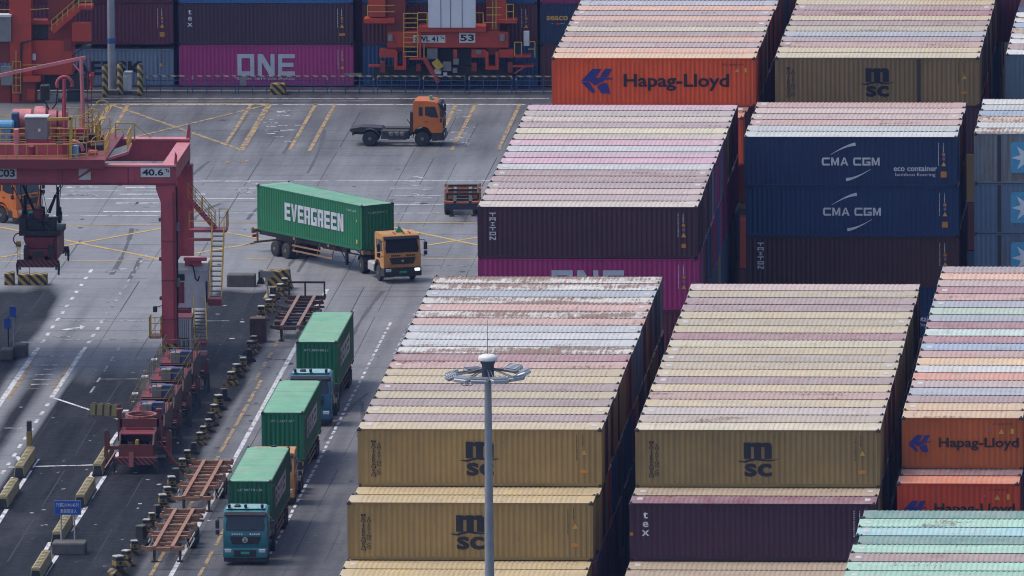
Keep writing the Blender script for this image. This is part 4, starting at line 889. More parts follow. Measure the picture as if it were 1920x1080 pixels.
def striped(name, c1, c2, per, ang=45):
    m = bpy.data.materials.new(name); t, p = nodes(m); P = N(t, 'ShaderNodeTexCoord').outputs['Object']
    sx = N(t, 'ShaderNodeSeparateXYZ'); t.links.new(P, sx.inputs[0])
    s = math2(t, 'ADD', math2(t, 'ADD', sx.outputs[0], math2(t, 'MULTIPLY', sx.outputs[1], 1.0)), math2(t, 'MULTIPLY', sx.outputs[2], 1.0 if ang > 0 else -1.0))
    fr = math2(t, 'FRACT', math2(t, 'DIVIDE', s, per), 0.0); st_ = math2(t, 'GREATER_THAN', fr, 0.5)
    n = noise(t, P, 3.0, 5, 0.7)
    c = mixc(t, c1, c2, st_); t.links.new(mixc(t, c, (0.06, 0.055, 0.05, 1), math2(t, 'MULTIPLY', ramp(t, n, .45, .75), .6)), p.inputs['Base Color']); p.inputs['Roughness'].default_value = .6
    return m
M_HAZ = striped('black_yellow_stripes', (0.34, 0.23, 0.045, 1), (0.018, 0.018, 0.02, 1), 0.55); M_REDSTR = striped('red_black_stripes', (0.26, 0.045, 0.045, 1), (0.02, 0.015, 0.018, 1), 0.3)
def sign(parent, text, px0, py0, px1, py1, y, th=.46, name='sign_plate'):
    py0, py1 = min(py0, py1), max(py0, py1)
    a = aty(px0, py1, y); b = aty(px1, py0, y); o = MB().box(a.x-parent.location.x, b.x-parent.location.x, y-.03-parent.location.y, y-parent.location.y, a.z-parent.location.z, b.z-parent.location.z).build(name, M_PLATE, parent)
    if text and text.endswith('Te'):                     # the unit stands small and raised behind the figures
        h, w_ = b.z-a.z, b.x-a.x; put(text_mesh('Te', h*.34, w_*.13, .03, I_NAVY), 'lettering', o, b.x-w_*.10-parent.location.x, y-.034-parent.location.y, b.z-h*.34-parent.location.z)
        put(text_mesh(text[:-2], h*.68, w_*.72, .03, I_NAVY), 'lettering', o, a.x+w_*.41-parent.location.x, y-.034-parent.location.y, (a.z+b.z)/2-parent.location.z)
    elif text: put(text_mesh(text, (b.z-a.z)*.68, (b.x-a.x)*.86, .03, I_NAVY), 'lettering', o, (a.x+b.x)/2-parent.location.x, y-.034-parent.location.y, (a.z+b.z)/2-parent.location.z)
    return o
def stairs(parent, a, b, wdt, n, mat_t, mat_s, along='y', rails=True):
    """flight from a (top) to b (bottom), treads facing the run direction"""
    a = Vector(a); b = Vector(b); m = MB(); side = Vector((wdt/2, 0, 0)) if along == 'y' else Vector((0, wdt/2, 0))
    for k in range(n):
        p = a.lerp(b, (k+.5)/n); m.bar(p-side, p+side, .24, .05)
    o = m.build('stair_treads', mat_t, parent); s = MB()
    for q in (-1, 1): s.bar(a+side*q, b+side*q, .06, .2)
    s.build('stringer', mat_s, o)
    if rails:
        for q in (-1, 1):
            r = MB()
            for h in (.5, 1.0): r.tube(a+side*q+Vector((0, 0, h)), b+side*q+Vector((0, 0, h)), .022, 5)
            for k in range(5): p = a.lerp(b, k/4)+side*q; r.tube(p, p+Vector((0, 0, 1)), .022, 5)
            r.build('handrail', M_RAILY, o)
    return o
def arcp(cx, y, cz, r, a0, a1, n=10): return [(cx+r*math.cos(math.radians(a0+(a1-a0)*k/n)), y, cz+r*math.sin(math.radians(a0+(a1-a0)*k/n))) for k in range(n+1)]
# ---- the red crane over the lane
GY0, GY1 = 152.0, 162.2
XR = -23.15
G = thing('gantry_crane', 'dusty red gantry crane with white load plate, stepping over the left lanes', 'crane', (0, 0, 0))
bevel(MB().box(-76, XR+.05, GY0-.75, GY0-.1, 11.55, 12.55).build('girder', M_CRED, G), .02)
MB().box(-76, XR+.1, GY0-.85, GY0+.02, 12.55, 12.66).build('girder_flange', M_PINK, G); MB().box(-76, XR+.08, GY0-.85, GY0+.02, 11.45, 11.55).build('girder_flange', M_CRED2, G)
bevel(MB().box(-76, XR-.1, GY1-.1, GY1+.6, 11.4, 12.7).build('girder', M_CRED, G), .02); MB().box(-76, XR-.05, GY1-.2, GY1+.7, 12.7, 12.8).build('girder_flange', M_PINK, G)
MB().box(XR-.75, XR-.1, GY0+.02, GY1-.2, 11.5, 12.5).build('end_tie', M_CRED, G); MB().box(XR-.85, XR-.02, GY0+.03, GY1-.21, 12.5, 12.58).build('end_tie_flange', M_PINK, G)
MB().prism([(XR-.05, 12.66), (XR+.12, 12.66), (XR+.12, 13.2), (XR+.02, 13.4)], 'y', GY0-.6, GY0-.3).build('end_lug', M_CRED, G); MB().prism([(XR-.3, 12.8), (XR-.05, 12.8), (XR-.05, 13.5), (XR-.15, 13.7)], 'y', GY1, GY1+.3).build('end_lug', M_CRED, G)
for y, dx in ((GY0-.8, 0), (GY1-.25, -.12)):
    lg = MB().box(XR-.87+dx, XR+.0+dx, y, y+.75, 1.75, 10.4); lg.prism([(XR-.87+dx, 10.4), (XR+dx, 10.4), (XR+dx, 11.44), (XR-1.15+dx, 11.44), (XR-1.15+dx, 11.2)], 'y', y, y+.75)
    leg = bevel(lg.build('leg', M_CRED, G), .02)
    MB().box(XR-.89+dx, XR+.02+dx, y-.02, y+.77, .62, 1.75).build('hazard_band', M_HAZ, leg); MB().box(XR-.15+dx, XR-.05+dx, y-.03, y-.0, 1.8, 11).build('cable_tray', M_CRED2, leg)
    b = MB().box(-64.5, -63.6, y, y+.75, .6, 11.4).build('leg', M_CRED, G)
for x in (XR-.45, -64.05): MB().box(x-.4, x+.4, GY0-2.2, GY1+2.4, .45, .95).build('sill_beam', M_CRED2, G)
for x in (XR-.45, -64.05):
    for y in (GY0-1.6, GY0+1.2, GY1-1.2, GY1+1.6): MB().lathe((x-.12, y, .32), (1, 0, 0), [(0, .3), (.05, .32), (.2, .32), (.24, .28)], 16).build('wheel', M_RIM, G)
for x in range(-74, -24, 4): MB().box(x, x+.05, GY0-.775, GY0-.75, 11.56, 12.54).build('weld_seam', M_CRED2, G)
for z in (3.2, 5.6, 8.0): MB().box(XR-.88, XR+.01, GY0-.83, GY0-.8, z, z+.05).build('weld_seam', M_CRED2, G)
for z in (2.4, 4.4, 6.8, 9.2): MB().cbox(XR-1.02, XR-.86, GY0-.7, GY0-.5, z, z+.22, .03).build('leg_lug', M_CRED2, G)
cbp = MB().path([(XR+.06, GY0-.4, 1.9), (XR+.06, GY0-.4, 11.3), (XR-.2, GY0-.4, 11.4)], .04, 6); cbp.path([(XR+.07, GY0-.1, 4.0), (XR+.07, GY0-.1, 11.2)], .03, 6); cbp.build('cable', M_CABLE, G)
for z in (5.2, 8.6): MB().cbox(XR+.0, XR+.2, GY0-.5, GY0-.2, z, z+.5, .03).build('junction_box', M_GREYCAB, G)
for k in range(3): MB().box(XR-.2-k*.05, XR-.14-k*.05, GY0-.78, GY0-.76, 10.3+.3*k, 11.4).build('rust_run', M_RUSTY, G)
yy = GY1-1.0
a0 = aty(338, 655, yy); MB().box(XR-.42, XR+.15, GY1-1.2, GY1-.3, 4.0, 11.3).build('cable_duct', M_CRED, G)
sign(G, '40.6Te', 264, 332, 319, 314, GY0-.76); sign(G, 'C03', -12, 335, 31, 314, GY0-.76)
a = aty(148, 337, GY0-.77); b = aty(170, 311, GY0-.77)
for tri in ([(a.x, a.z), (b.x, a.z), (b.x, a.z+.46*(b.z-a.z)+.12), (a.x, a.z+.08)], [(a.x, a.z+.22), (b.x, b.z-.12), (b.x, b.z), (a.x, b.z)]): MB().prism(tri, 'y', GY0-.79, GY0-.755).build('sign_plate', M_PLATE, G)
# electrical house between the legs, with its stairs
e0 = aty(331, 577, 157.5); e1 = aty(390, 493, 157.5)
H_ = bevel(MB().box(e0.x, e1.x, 157.5, 160.5, e0.z, e1.z).build('electrical_house', M_WHITEP, G), .03)
def rect(px0, py0, px1, py1, y, th=.05):
    a = aty(px0, py1, y); b = aty(px1, py0, y); return (a.x, b.x, y-th, y, a.z, b.z)
MB().box(*rect(331, 514, 346, 526, 157.49)).build('louvre', M_BLACKP, H_); MB().box(*rect(331, 529, 345, 568, 157.49)).build('door', M_CRED2, H_); MB().box(*rect(386, 527, 388.5, 567, 157.49)).build('louvre', M_BLACKP, H_)
MB().box(*rect(330, 505, 387, 508.5, 157.49, .12)).build('cornice', M_WHITEP, H_)
rb = MB().box(*rect(345, 482, 388, 488, 157.4, .3)); rb.box(*rect(347, 488, 378, 498, 157.5, .2)); rb.build('lifting_frame', M_CRED, G)
cb = MB(); cb.path([aty(355, 496, 157.3), aty(362, 500, 157.2), aty(365, 512, 157.2), aty(366, 522, 157.2), aty(371, 527, 157.2), aty(374, 518, 157.2)], .045, 6); cb.build('cable', M_CABLE, G)
MB().box(*rect(333, 578, 356, 592, 157.5, .6)).build('house_support', M_CRED2, G)
l0 = aty(332, 664, 155); l1 = aty(358, 597, 155); LB = MB().box(l0.x, l1.x, 155, 156.6, l0.z, l1.z).build('louvred_cabinet', M_WHITEP, G)
MB(); lv = MB(); [lv.box(l0.x+.05+k*.13, l0.x+.09+k*.13, 154.965, 155, l0.z+.1, l1.z-.1) for k in range(6)]; lv.build('louvre', M_GREYCAB, LB); MB().box(l0.x-.05, l1.x+.05, 154.9, 156.7, l1.z, l1.z+.08).build('cabinet_lid', M_PINK, LB)
cx_ = aty(345, 650, 154.5); ch_ = MB(); [ch_.tube((cx_.x+dx, 154.5, cx_.z-.5), (cx_.x+dx*.8, 154.5, cx_.z+.5), .03, 5) for dx in (-.3, 0, .3)]; [ch_.tube((cx_.x-.3, 154.5, cx_.z+h), (cx_.x+.3, 154.5, cx_.z+h), .03, 5) for h in (0, .5)]; ch_.build('cable_guide', M_CABLE, G)
t0 = aty(354, 372, 161); t1 = aty(404, 428, 161); stairs(G, t0, t1, .7, 12, M_CRED, M_CRED, 'x')
f0 = aty(356, 445, 160.5); f1 = aty(425, 428, 160.5); LD = MB().box(f0.x, f1.x, 160.2, 161.6, f1.z-.22, f1.z-.06).build('landing', M_CRED, G); MB().box(f0.x, f1.x-.9, 160.2, 160.4, f1.z-.75, f1.z-.6).build('landing_bracket', M_CRED, LD)
MB().rail([(f0.x, 160.2, f1.z-.06), (f1.x-.9, 160.2, f1.z-.06)], 1.1, .028).build('handrail', M_RAILY, LD); MB().rail([(f1.x-.55, 161.6, f1.z-.06), (f1.x, 161.6, f1.z-.06), (f1.x, 160.3, f1.z-.06)], 1.1, .028, .8).build('handrail', M_RAILY, LD)
s0 = aty(409.5, 438, 160); s1 = aty(404, 560, 156.2); stairs(G, s0, s1, .72, 13, M_GRATE, M_RAILY, 'y')
MB().box(*rect(392, 557, 417, 569, 156, .9)).build('landing', M_CRED2, G)
s0 = aty(374, 580, 157); s1 = aty(377, 640, 154.5); stairs(G, s0, s1, .72, 9, M_GRATE, M_RAILY, 'y'); MB().box(*rect(367, 639, 387, 645, 154.4, .7)).build('landing', M_CRED2, G); MB().box(*rect(375, 657, 389, 664, 154.2, .5)).build('foot_plate', M_PINK, G)
c0 = aty(282, 640, 151.2); c1 = aty(303, 592, 151.2); CG = MB().box(c0.x, c1.x, 150.6, 151.8, c0.z+.25, c0.z+.4).build('basket_floor', M_ORUST, G)
MB().rail([(c0.x, 151.8, c0.z+.3), (c0.x, 150.6, c0.z+.3), (c1.x, 150.6, c0.z+.3), (c1.x, 151.8, c0.z+.3)], c1.z-c0.z-.3, .025, .35, (.35, .7)).build('basket_rail', M_RAILY, CG)
q = aty(291, 577, 151); MB().cbox(q.x-.12, q.x+.12, 150.8, 151.1, q.z-.25, q.z+.1, .03).path([(q.x, 151, q.z), (q.x+.3, 151, q.z+.1), (XR-.8, 151.3, q.z+.1)], .03, 5).build('camera_bracket', M_BLACKP, G)
for px in (121, 184): q = aty(px, 311, GY0-1.2); MB().cbox(q.x-.35, q.x+.35, GY0-1.4, GY0-.9, q.z-.14, q.z+.14, .04).build('floodlight', M_GREYCAB, G)
# ---- trolley on the girders
T = thing('crane_trolley', 'red crane trolley with yellow railings and hoist drums on top of the girders', 'crane trolley', (0, 0, 0))
XT = -27.35; ZT_ = 12.98
MB().box(-46, XT, GY0-1.5, GY1+.9, ZT_-.12, ZT_).box(-46, XT, GY0-1.52, GY0-1.42, ZT_-.45, ZT_+.1).box(-46, XT-.2, GY1-.3, GY1+.3, ZT_-.2, ZT_-.12).build('deck', M_CRED2, T)
for x in (-44, -30): MB().box(x-.5, x+.5, GY0-.6, GY0-.2, 12.68, 12.86).box(x-.5, x+.5, GY1+.1, GY1+.5, 12.82, 12.86).build('wheel_block', M_DARK, T)
fr_ = GY0-1.45
MB().rail([(-44, fr_, ZT_), (-33.3, fr_, ZT_), (XT-2.2, fr_+.15, ZT_+.02), (XT, fr_+.5, ZT_+.2)], 1.0, .026, .62, (.33, .12)).build('front_railing', M_RAILY, T)
MB().rail([(-44, GY1+.85, ZT_), (-29, GY1+.85, ZT_), (-29, GY1-2.5, ZT_)], 1.1, .03, 1.0).build('rear_railing', M_RAILY, T); MB().rail([(-44, 155.3, ZT_), (-29.6, 155.3, ZT_)], 1.35, .03, .9, (.4, .7)).build('inner_railing', M_RAILY, T)
MB().rail([(XT-1.9, 158, ZT_), (XT-1.2, 158, ZT_), (XT-1.2, 160.5, ZT_), (XT-.6, 160.5, ZT_+.1)], 1.2, .035, .7).build('gate_railing', M_RAILY, T)
for yq, h_, x0 in ((154.3, 1.15, -36), (157.0, 1.7, -35), (159.6, 2.0, -33.5)): MB().rail([(x0, yq, ZT_), (XT-1.6, yq, ZT_+.05)], h_, .024, .8, (.35, .68)).build('walkway_railing', M_RAILY, T)
for k in range(5):
    q = aty(158+k*8, 262-k*3, 156); MB().path(arcp(q.x, 155.6+.3*k, ZT_+1.6+.22*k, .42, 150, -40), .032, 5).build('cage_hoop', M_RAILY, T)
cg = MB()
for dx in (-.35, 0, .35): cg.bar((XT-1.35+dx, 157.4, ZT_), (XT-1.35+dx, 157.4, ZT_+2.3), .045)
for z in (.7, 1.4, 2.2): cg.bar((XT-1.75, 157.4, ZT_+z), (XT-.95, 157.4, ZT_+z), .04)
cg.build('ladder_cage', M_RAILY, T); MB().cbox(XT-2.5, XT-1.7, 158.6, 159.4, ZT_, ZT_+.9, .04).build('gear_housing', M_CRED, T)
y = 158.0; a = aty(24, 222, y); b = aty(127, 222, y)
for x0, x1, r in ((a.x, a.x+1.2, .62), (a.x+1.35, a.x+2.1, .78), (a.x+2.2, a.x+2.75, .62), (a.x+2.8, b.x, .52)):
    d_ = MB().lathe((x0, y, 14.55), (1, 0, 0), [(0, r*.9), (.05, r), (x1-x0-.05, r), (x1-x0, r*.9)], 20).build('hoist_drum', M_PINK, T, True)
    MB().box(x0+.1, x1-.1, y-.6, y+.6, ZT_+.0, 14.2).build('drum_base', M_CRED, d_)
for z, y in ((13.2, 153.6), (13.25, 160)): MB().box(-40, XT-2.0, y-.25, y+.25, ZT_, z+.45).build('machine_bed', M_CRED, T)
c0 = aty(47, 262, 154); c1 = aty(89, 221, 154); CB = bevel(MB().box(c0.x, c1.x, 154, 155.1, c0.z, c1.z).build('grey_cabinet', M_GREYCAB, T), .03)
MB().box(c0.x-.04, c1.x+.04, 153.95, 155.15, c1.z, c1.z+.08).build('cabinet_lid', M_PLATE, CB); MB().box(c0.x+.05, c1.x-.05, 154.05, 155, ZT_, c0.z).build('cabinet_plinth', M_CRED, CB); MB().box(c0.x+.8, c0.x+.95, 153.97, 154, c0.z+.5, c0.z+.68).build('handle', M_PLATE, CB)
m0 = aty(-12, 236, 156.5); m1 = aty(27, 236, 156.5); MB().lathe((m0.x, 156.5, m0.z), (1, 0, 0), [(0, .3), (.1, .38), (m1.x-m0.x-.1, .38), (m1.x-m0.x, .3)], 16).box(m0.x, m1.x-.2, 156.1, 156.9, ZT_, m0.z-.2).build('hoist_motor', M_BLUEM, T)
q = aty(29, 221, 156.8); MB().cbox(q.x-.22, q.x+.22, 156.5, 157.1, ZT_+1.0, q.z+.35, .05).cbox(q.x-.3, q.x+.3, 156.4, 157.2, ZT_, ZT_+.5, .05).build('brake_unit', M_BLUEC, T)
q = aty(31, 260, 153.5); MB().cbox(q.x-.15, q.x+.15, 153.3, 153.7, ZT_, q.z+.6, .03).build('red_post', M_PINK, T)
d0 = aty(133, 300, 152); d1 = aty(133, 219, 152); dv = MB().bar((d0.x, 152, ZT_), (d1.x, 152, d1.z), .18, .2).bar((d1.x, 152, d1.z-.1), (aty(89, 224, 152).x, 152, d1.z-.16), .2, .16); dv.build('davit', M_RAILY, T)
for k in range(26):
    q = aty(random.uniform(20, 185), random.uniform(272, 292), random.uniform(153, 160)); MB().cbox(q.x-random.uniform(.1, .4), q.x+random.uniform(.1, .4), q.y-.3, q.y+.3, ZT_, ZT_+random.uniform(.25, .8), .03).build('gear_housing', random.choice((M_CRED2, M_DARK, M_DARK, M_CRED, M_BLACKP, M_BLACKP)), T)
q = aty(143, 282, 152.2); MB().cbox(q.x-.2, q.x+.15, 152, 152.5, ZT_, q.z+.3, .03).build('brake_unit', M_BLUEM, T)
q = aty(183, 278, 156); MB().cbox(q.x-.35, q.x+.35, 155.4, 156.4, ZT_, q.z+.3, .04).build('black_box', M_BLACKP, T)
q = aty(143, 268, 153); MB().path(arcp(q.x-.2, 153, q.z-.5, .6, 100, 0), .12, 7).build('exhaust_pipe', M_PINK, T)
# gangway towards the end of the girder
a = aty(203, 298, 152.6); b = aty(243, 272, 157); gw = MB().quad((a.x-.2, 152.6, a.z), (a.x+1.1, 153.2, a.z+.35), (b.x+.1, 157, b.z+.1), (b.x-1.2, 156.4, b.z-.25)); o = gw.build('gangway', M_GRATE, T)
MB().bar((a.x-.2, 152.6, a.z-.06), (a.x+1.1, 153.2, a.z+.29), .1, .16).bar((a.x+1.1, 153.2, a.z+.29), (b.x+.1, 157, b.z+.04), .1, .16).bar((a.x-.3, 152.6, a.z), (b.x-1.25, 156.4, b.z-.3), .3, .1).build('stringer', M_PINK, o)
rl = MB().rail([(a.x+1.1, 153.2, a.z+.35), (b.x+.1, 157, b.z+.1)], 1.05, .03, 1.0)
MB().rail([(a.x-.2, 152.6, a.z), (b.x-1.2, 156.4, b.z-.25)], 1.15, .03, 1.0).build('handrail', M_RAILY, o)
rl.build('handrail', M_RAILY, o)
for dx in (-.7, -.2, .35): MB().path(arcp(a.x+dx, 154.5+dx, a.z+1.0+dx*.3, .45, 200, 20), .028, 5).build('hoop', M_RAILY, o)
g0 = aty(217, 266, 161); g1 = aty(252, 231, 161); gt = MB(); [gt.bar((x, 161, 12.8), (x, 161, g1.z), .09) for x in (g0.x, g1.x)]; gt.bar((g0.x, 161, g1.z), (g1.x, 161, g1.z), .06); gt.bar((g1.x, 161, g1.z-.05), (g1.x+1.0, 161, 13.0), .05); gt.bar((g0.x, 161, 13.5), (g1.x, 161, 13.5), .04); gt.build('gate_frame', M_RAILY, T)
# festoon mast, boom and gooseneck
p0 = aty(152, 110, 159); p1 = aty(157, 235, 159); b0 = aty(-40, 153.5, 159)
MB().tube((p1.x, 159, ZT_), (p0.x, 159, p0.z+.1), .12, 10).bar((p0.x+.3, 159, p0.z+.08), (b0.x-3, 159, b0.z-.5), .16, .2).bar((p0.x-.5, 159, p0.z-.3), (p0.x+.05, 159, p0.z-.95), .09).build('festoon_mast', M_PINK, T)
l = MB(); 
for dx in (.28, .52): l.bar((p1.x+dx, 159.2, ZT_), (p0.x+dx+.05, 159.2, p0.z+.05), .05)
z = ZT_+.3
while z < p0.z: l.bar((p1.x+.28, 159.2, z), (p1.x+.52, 159.2, z), .03); z += .3
for z in (14.2, 15.6, 17): l.bar((p1.x, 159.1, z), (p1.x+.4, 159.2, z), .04)
l.build('ladder', M_CRED2, T)
g0 = aty(121, 216, 157); g1 = aty(121, 158, 157); MB().tube((g0.x, 157, ZT_), (g0.x, 157, g1.z+.3), .11, 8).path(arcp(g1.x, 157, g1.z, .47, -20, 205, 14), .1, 8).bar((g0.x-.12, 157, ZT_), (g0.x-.12, 157, g1.z-.7), .06).build('gooseneck', M_CRED, T)
lp = MB()
for dy in (0, .25):
    A_ = aty(82, 140, 158+dy); B_ = aty(108, 168, 158+dy); M1 = aty(84, 190, 158+dy); M2 = aty(94, 209, 158+dy); M3 = aty(105, 195, 158+dy); lp.path([A_, aty(82, 165, 158+dy), M1, M2, M3, B_], .045, 6)
lp.cbox(A_.x-.2, A_.x+.35, 157.8, 158.5, M1.z+.1, A_.z-.6, .05); lp.build('festoon_cable', M_CABLE, T)
# ---- spreaders
def spreader(label, loc, parked=True, first=False, group=None, rz=0, cat='spreader'):
    S_ = thing('container_spreader', label, cat, loc, rz, group); L = 6.2
    for y in (0, L-.34):
        e = MB().prism([(-1.22, .42), (-1.0, .18), (1.0, .18), (1.22, .42), (1.22, .62), (-1.22, .62)], 'y', y, y+.34).build('end_beam', M_REDSTR, S_)
        for s in (-1, 1):
            f = MB().prism([(s*1.0, .62), (s*1.28, .6), (s*1.34, .3), (s*1.30, -.3), (s*1.22, -.3), (s*1.18, .2), (s*1.0, .25)], 'y', y+(0.04 if y == 0 else .1), y+.26).build('flipper', M_DARK, S_)
            MB().tube((s*1.1, y+.17, .2), (s*1.1, y+.17, .02), .06, 8).build('twist_lock', M_RIM, S_)
    red = M_BRICK if first else (paint('worn_spreader_red', '5C2A2C', .6, 0, .55, 1.5) if parked else M_CRED2)
    for s in (-1, 1): MB().box(s*.55-.16, s*.55+.16, .34, L-.34, .45, .85).build('main_beam', red, S_)
    if parked:
        for s in (-1, 1):
            MB().prism([(.5, .62), (L-.5, .62), (L-.35, 1.2), (L-.5, 1.9), (.9, 1.9), (.45, 1.3)], 'x', s*.98-.05, s*.98+.05).build('side_plate', paint('weathered_red_plate', '5C3A3C', .65, 0, .6, 1.5), S_)
            if s > 0 or first:
                y = 1.5; k = MB().bar((s*1.1, y, .95), (s*1.75, y, .95), .16, .2); k.prism([(s*1.65, .9), (s*1.95, .9), (s*1.95, 1.9), (s*1.8, 2.0), (s*1.65, 1.7)], 'y', y-.12, y+.12); k.bar((s*1.85, y, 1.0), (s*1.9, y-.1, .02), .2); k.build('support_arm', M_DARK if not first else M_BRICK, S_); MB().prism([(s*1.66, 1.2), (s*1.94, 1.2), (s*1.94, 1.95), (s*1.8, 2.05), (s*1.66, 1.8)], 'y', y-.14, y+.14).build('support_head', red, S_)
        for y in (.35, L-.5): MB().box(-1.0, 1.0, y, y+.14, .62, 1.3).build('cross_plate', red, S_)
        MB().box(-.95, .95, .9, L-.5, 1.8, 1.88).build('deck', M_CRED2, S_)
        if first:
            for s in (-1, 1): MB().box(s*1.15-.12, s*1.15+.12, 2.5, 2.75, 1.2, 3.0).cbox(s*1.15-.18, s*1.15+.18, 2.45, 2.8, 2.95, 3.1, .03).build('guide_post', M_BRICK, S_)
            MB().box(-1.15, 1.15, 2.5, 2.8, 2.0, 2.5).box(-.8, .8, 2.3, 2.5, 1.2, 2.0).build('headblock', M_BRICK, S_)
            rg = MB(); 
            for k in range(16):
                a, b = 2*math.pi*k/16, 2*math.pi*(k+1)/16; rg.bar((.85*math.cos(a), 3.6+1.0*math.sin(a), 2.55), (.85*math.cos(b), 3.6+1.0*math.sin(b), 2.55), .16, .16)
            rg.build('slewing_ring', paint('faded_ring_paint', '9C5A50', .5, 0, .5, 2), S_)
            MB().box(-.75, .75, .5, 1.6, 1.0, 1.1).box(-.5, -.2, .6, 1.0, 1.1, 1.4).box(.05, .6, .6, 1.0, 1.1, 1.25).build('battery_tray', M_BLACKP, S_); MB().cbox(-.08, .12, .75, .9, 1.1, 1.55, .03).build('valve', M_RAILY, S_)
            MB().bar((-.25, -.25, .1), (-.25, .05, .95), .28, .12).build('front_ladder', M_BRICK, S_); MB().bar((1.25, 1.5, 1.3), (2.3, 1.0, .05), .1).bar((-1.25, .6, .8), (-1.75, -.5, .05), .09).build('tie_bar', M_BRICK, S_)
        else:
            MB().cbox(-.35, .25, .95, 1.55, 1.88, 2.5, .03).build('cabinet', M_GREYCAB, S_); MB().cbox(.28, .98, 1.0, 1.5, 1.88, 2.58, .03).build('cabinet', M_BLUEC, S_); MB().cbox(-.6, .25, 3.2, 3.6, 1.88, 2.3, .03).build('cabinet', M_BLUEC, S_)
            MB().box(-.6, .8, 2.4, 2.6, 1.88, 2.2).lathe((-.2, 3.0, 2.2), (1, 0, 0), [(0, .15), (.9, .15)], 10).build('headblock', M_CRED, S_); MB().cbox(-.1, .75, 2.2, 2.5, 2.2, 2.33, .05).build('hose_reel', paint('ochre_hose', 'A8874E', .6), S_)
            MB().rail([(1.02, .6, 1.9), (1.02, 3.0, 1.9), (1.02, L-.5, 1.9)], 1.0, .016, 1.0).rail([(-1.0, .6, 1.9), (-1.0, L-.5, 1.9)], 1.0, .016, 1.2).rail([(-1.0, .6, 1.9), (1.0, .6, 1.9)], .95, .02, 1.0).rail([(-1.0, 3.8, 1.9), (1.0, 3.8, 1.9)], .95, .02, 1.0).build('railing', M_RAILD, S_)
            MB().cbox(-1.5, -1.1, .8, 1.2, 2.0, 2.12, .03).build('lamp', M_PLATE, S_)
    else:
        MB().box(-.9, .9, .34, 1.4, .62, 1.25).prism([(-.75, 1.25), (.75, 1.25), (.95, 1.9), (-.95, 1.9)], 'y', .8, 3.6).build('frame_body', M_CRED2, S_)
        MB().box(-.35, .35, .3, .34, .75, 1.1).box(-.85, -.6, .25, .4, .7, 1.5).box(.6, .85, .25, .4, .7, 1.5).build('front_plate', M_DARK, S_)
        MB().box(.85, 1.1, 1.0, 5.2, .5, 1.9).build('side_plate', M_CRED2, S_)
        hbk = MB().box(-1.25, 1.3, 1.2, 4.4, 1.95, 2.25); hbk.box(-.95, .3, 1.6, 4.0, 2.25, 2.9); hbk.cbox(.5, 1.0, 1.4, 2.2, 2.25, 3.0, .04); hbk.cbox(-1.25, -.8, 1.3, 2.2, 2.25, 3.1, .04)
        for x in (-1.0, .1, 1.1):
            for z, r in ((2.9, .38), (3.25, .3)): hbk.lathe((x-.1, 2.6, z), (1, 0, 0), [(0, r), (.05, r), (.15, r), (.2, r)], 14)
        for k in range(12): hbk.cbox(*(lambda x, y, z: (x-.12, x+.15, y, y+.3, z, z+random.uniform(.2, .5)))(random.uniform(-1.2, 1.2), random.uniform(1.1, 3.5), random.uniform(2.2, 2.9)), .02)
        hbk.build('headblock', M_DARK, S_)
        MB().cbox(-.45, .15, 1.8, 3.2, 2.6, 3.5, .05).build('cable_basket', M_CRED2, S_); MB().path(arcp(-1.2, 1.1, 1.75, .38, 80, 280), .04, 6).build('hose_hook', M_CRED2, S_)
        MB().cbox(-1.45, -1.15, 1.1, 1.3, 1.25, 1.6, .02).build('yellow_box', M_RAILY, S_); ldd = MB(); [ldd.bar((x, 1.0, .4), (x, 1.0, 1.25), .03) for x in (-1.32, -1.18)]; [ldd.bar((-1.32, 1.0, z), (-1.18, 1.0, z), .02) for z in (.5, .7, .9, 1.1)]; ldd.build('ladder', M_RAILY, S_)
        rp = MB()
        zt = 12.9-loc[2]
        for (x, y, xt, yt) in ((-1.1, 2.0, -1.25, 1.2), (-1.0, 3.2, -1.0, 4.2), (-.9, 2.2, -2.6, 1.0), (1.05, 2.0, 1.0, 1.4), (1.0, 3.4, 1.2, 4.4), (.0, 2.5, .0, 2.5), (.35, 2.2, 2.3, 1.6), (.3, 3.2, 2.7, 3.4), (-.1, 3, -.1, 3.4)):
            rp.tube((x, y, 3.2), (xt, yt, zt), .028, 5)
        for dx in (-.35, -.15, .1, .3): rp.tube((dx*.3, 2.5, 4.6), (dx, 2.5+dx, 3.3), .02, 4)
        for (x0, z0, x1, z1) in ((-1.05, 3.0, -.95, 4.3), (1.0, 3.0, 1.05, 4.8), (.5, 3.2, .9, 4.3), (-.4, 3.3, -1.2, 5.2)): rp.tube((x0, 2.3, z0), (x1, 2.3, z1), .09, 6)
        rp.build('hoist_rope', M_CABLE, S_)
        q = MB().tube((-.55, .3, .2), (-.55, .3, -.9), .02, 4); q.build('chain', M_CABLE, S_)
    return S_
q = aty(71, 507, 154.2); spreader('dark red spreader with striped end beam hanging on ropes under the red girder', (q.x, 154.2, q.z), False)
base = -21.95
spreader('red spreader without railings, nearest of the parked row beside the chassis', (base, 112.2, .34), True, True, 'spreaders parked in a row')
names = ('second spreader of the parked row, just behind the nearest one without railings', 'third spreader of the parked row, with yellow railings and blue cabinets', 'fourth spreader of the parked row, next to the last', 'last spreader of the parked row, in front of the hazard striped crane leg')
sp = spreader(names[0], (base-.05, 119.4, .34), True, False, 'spreaders parked in a row')
for k in (1, 2, 3): dup(sp, (base-.05-.06*k, 119.4+6.7*k, .34), label=names[k])
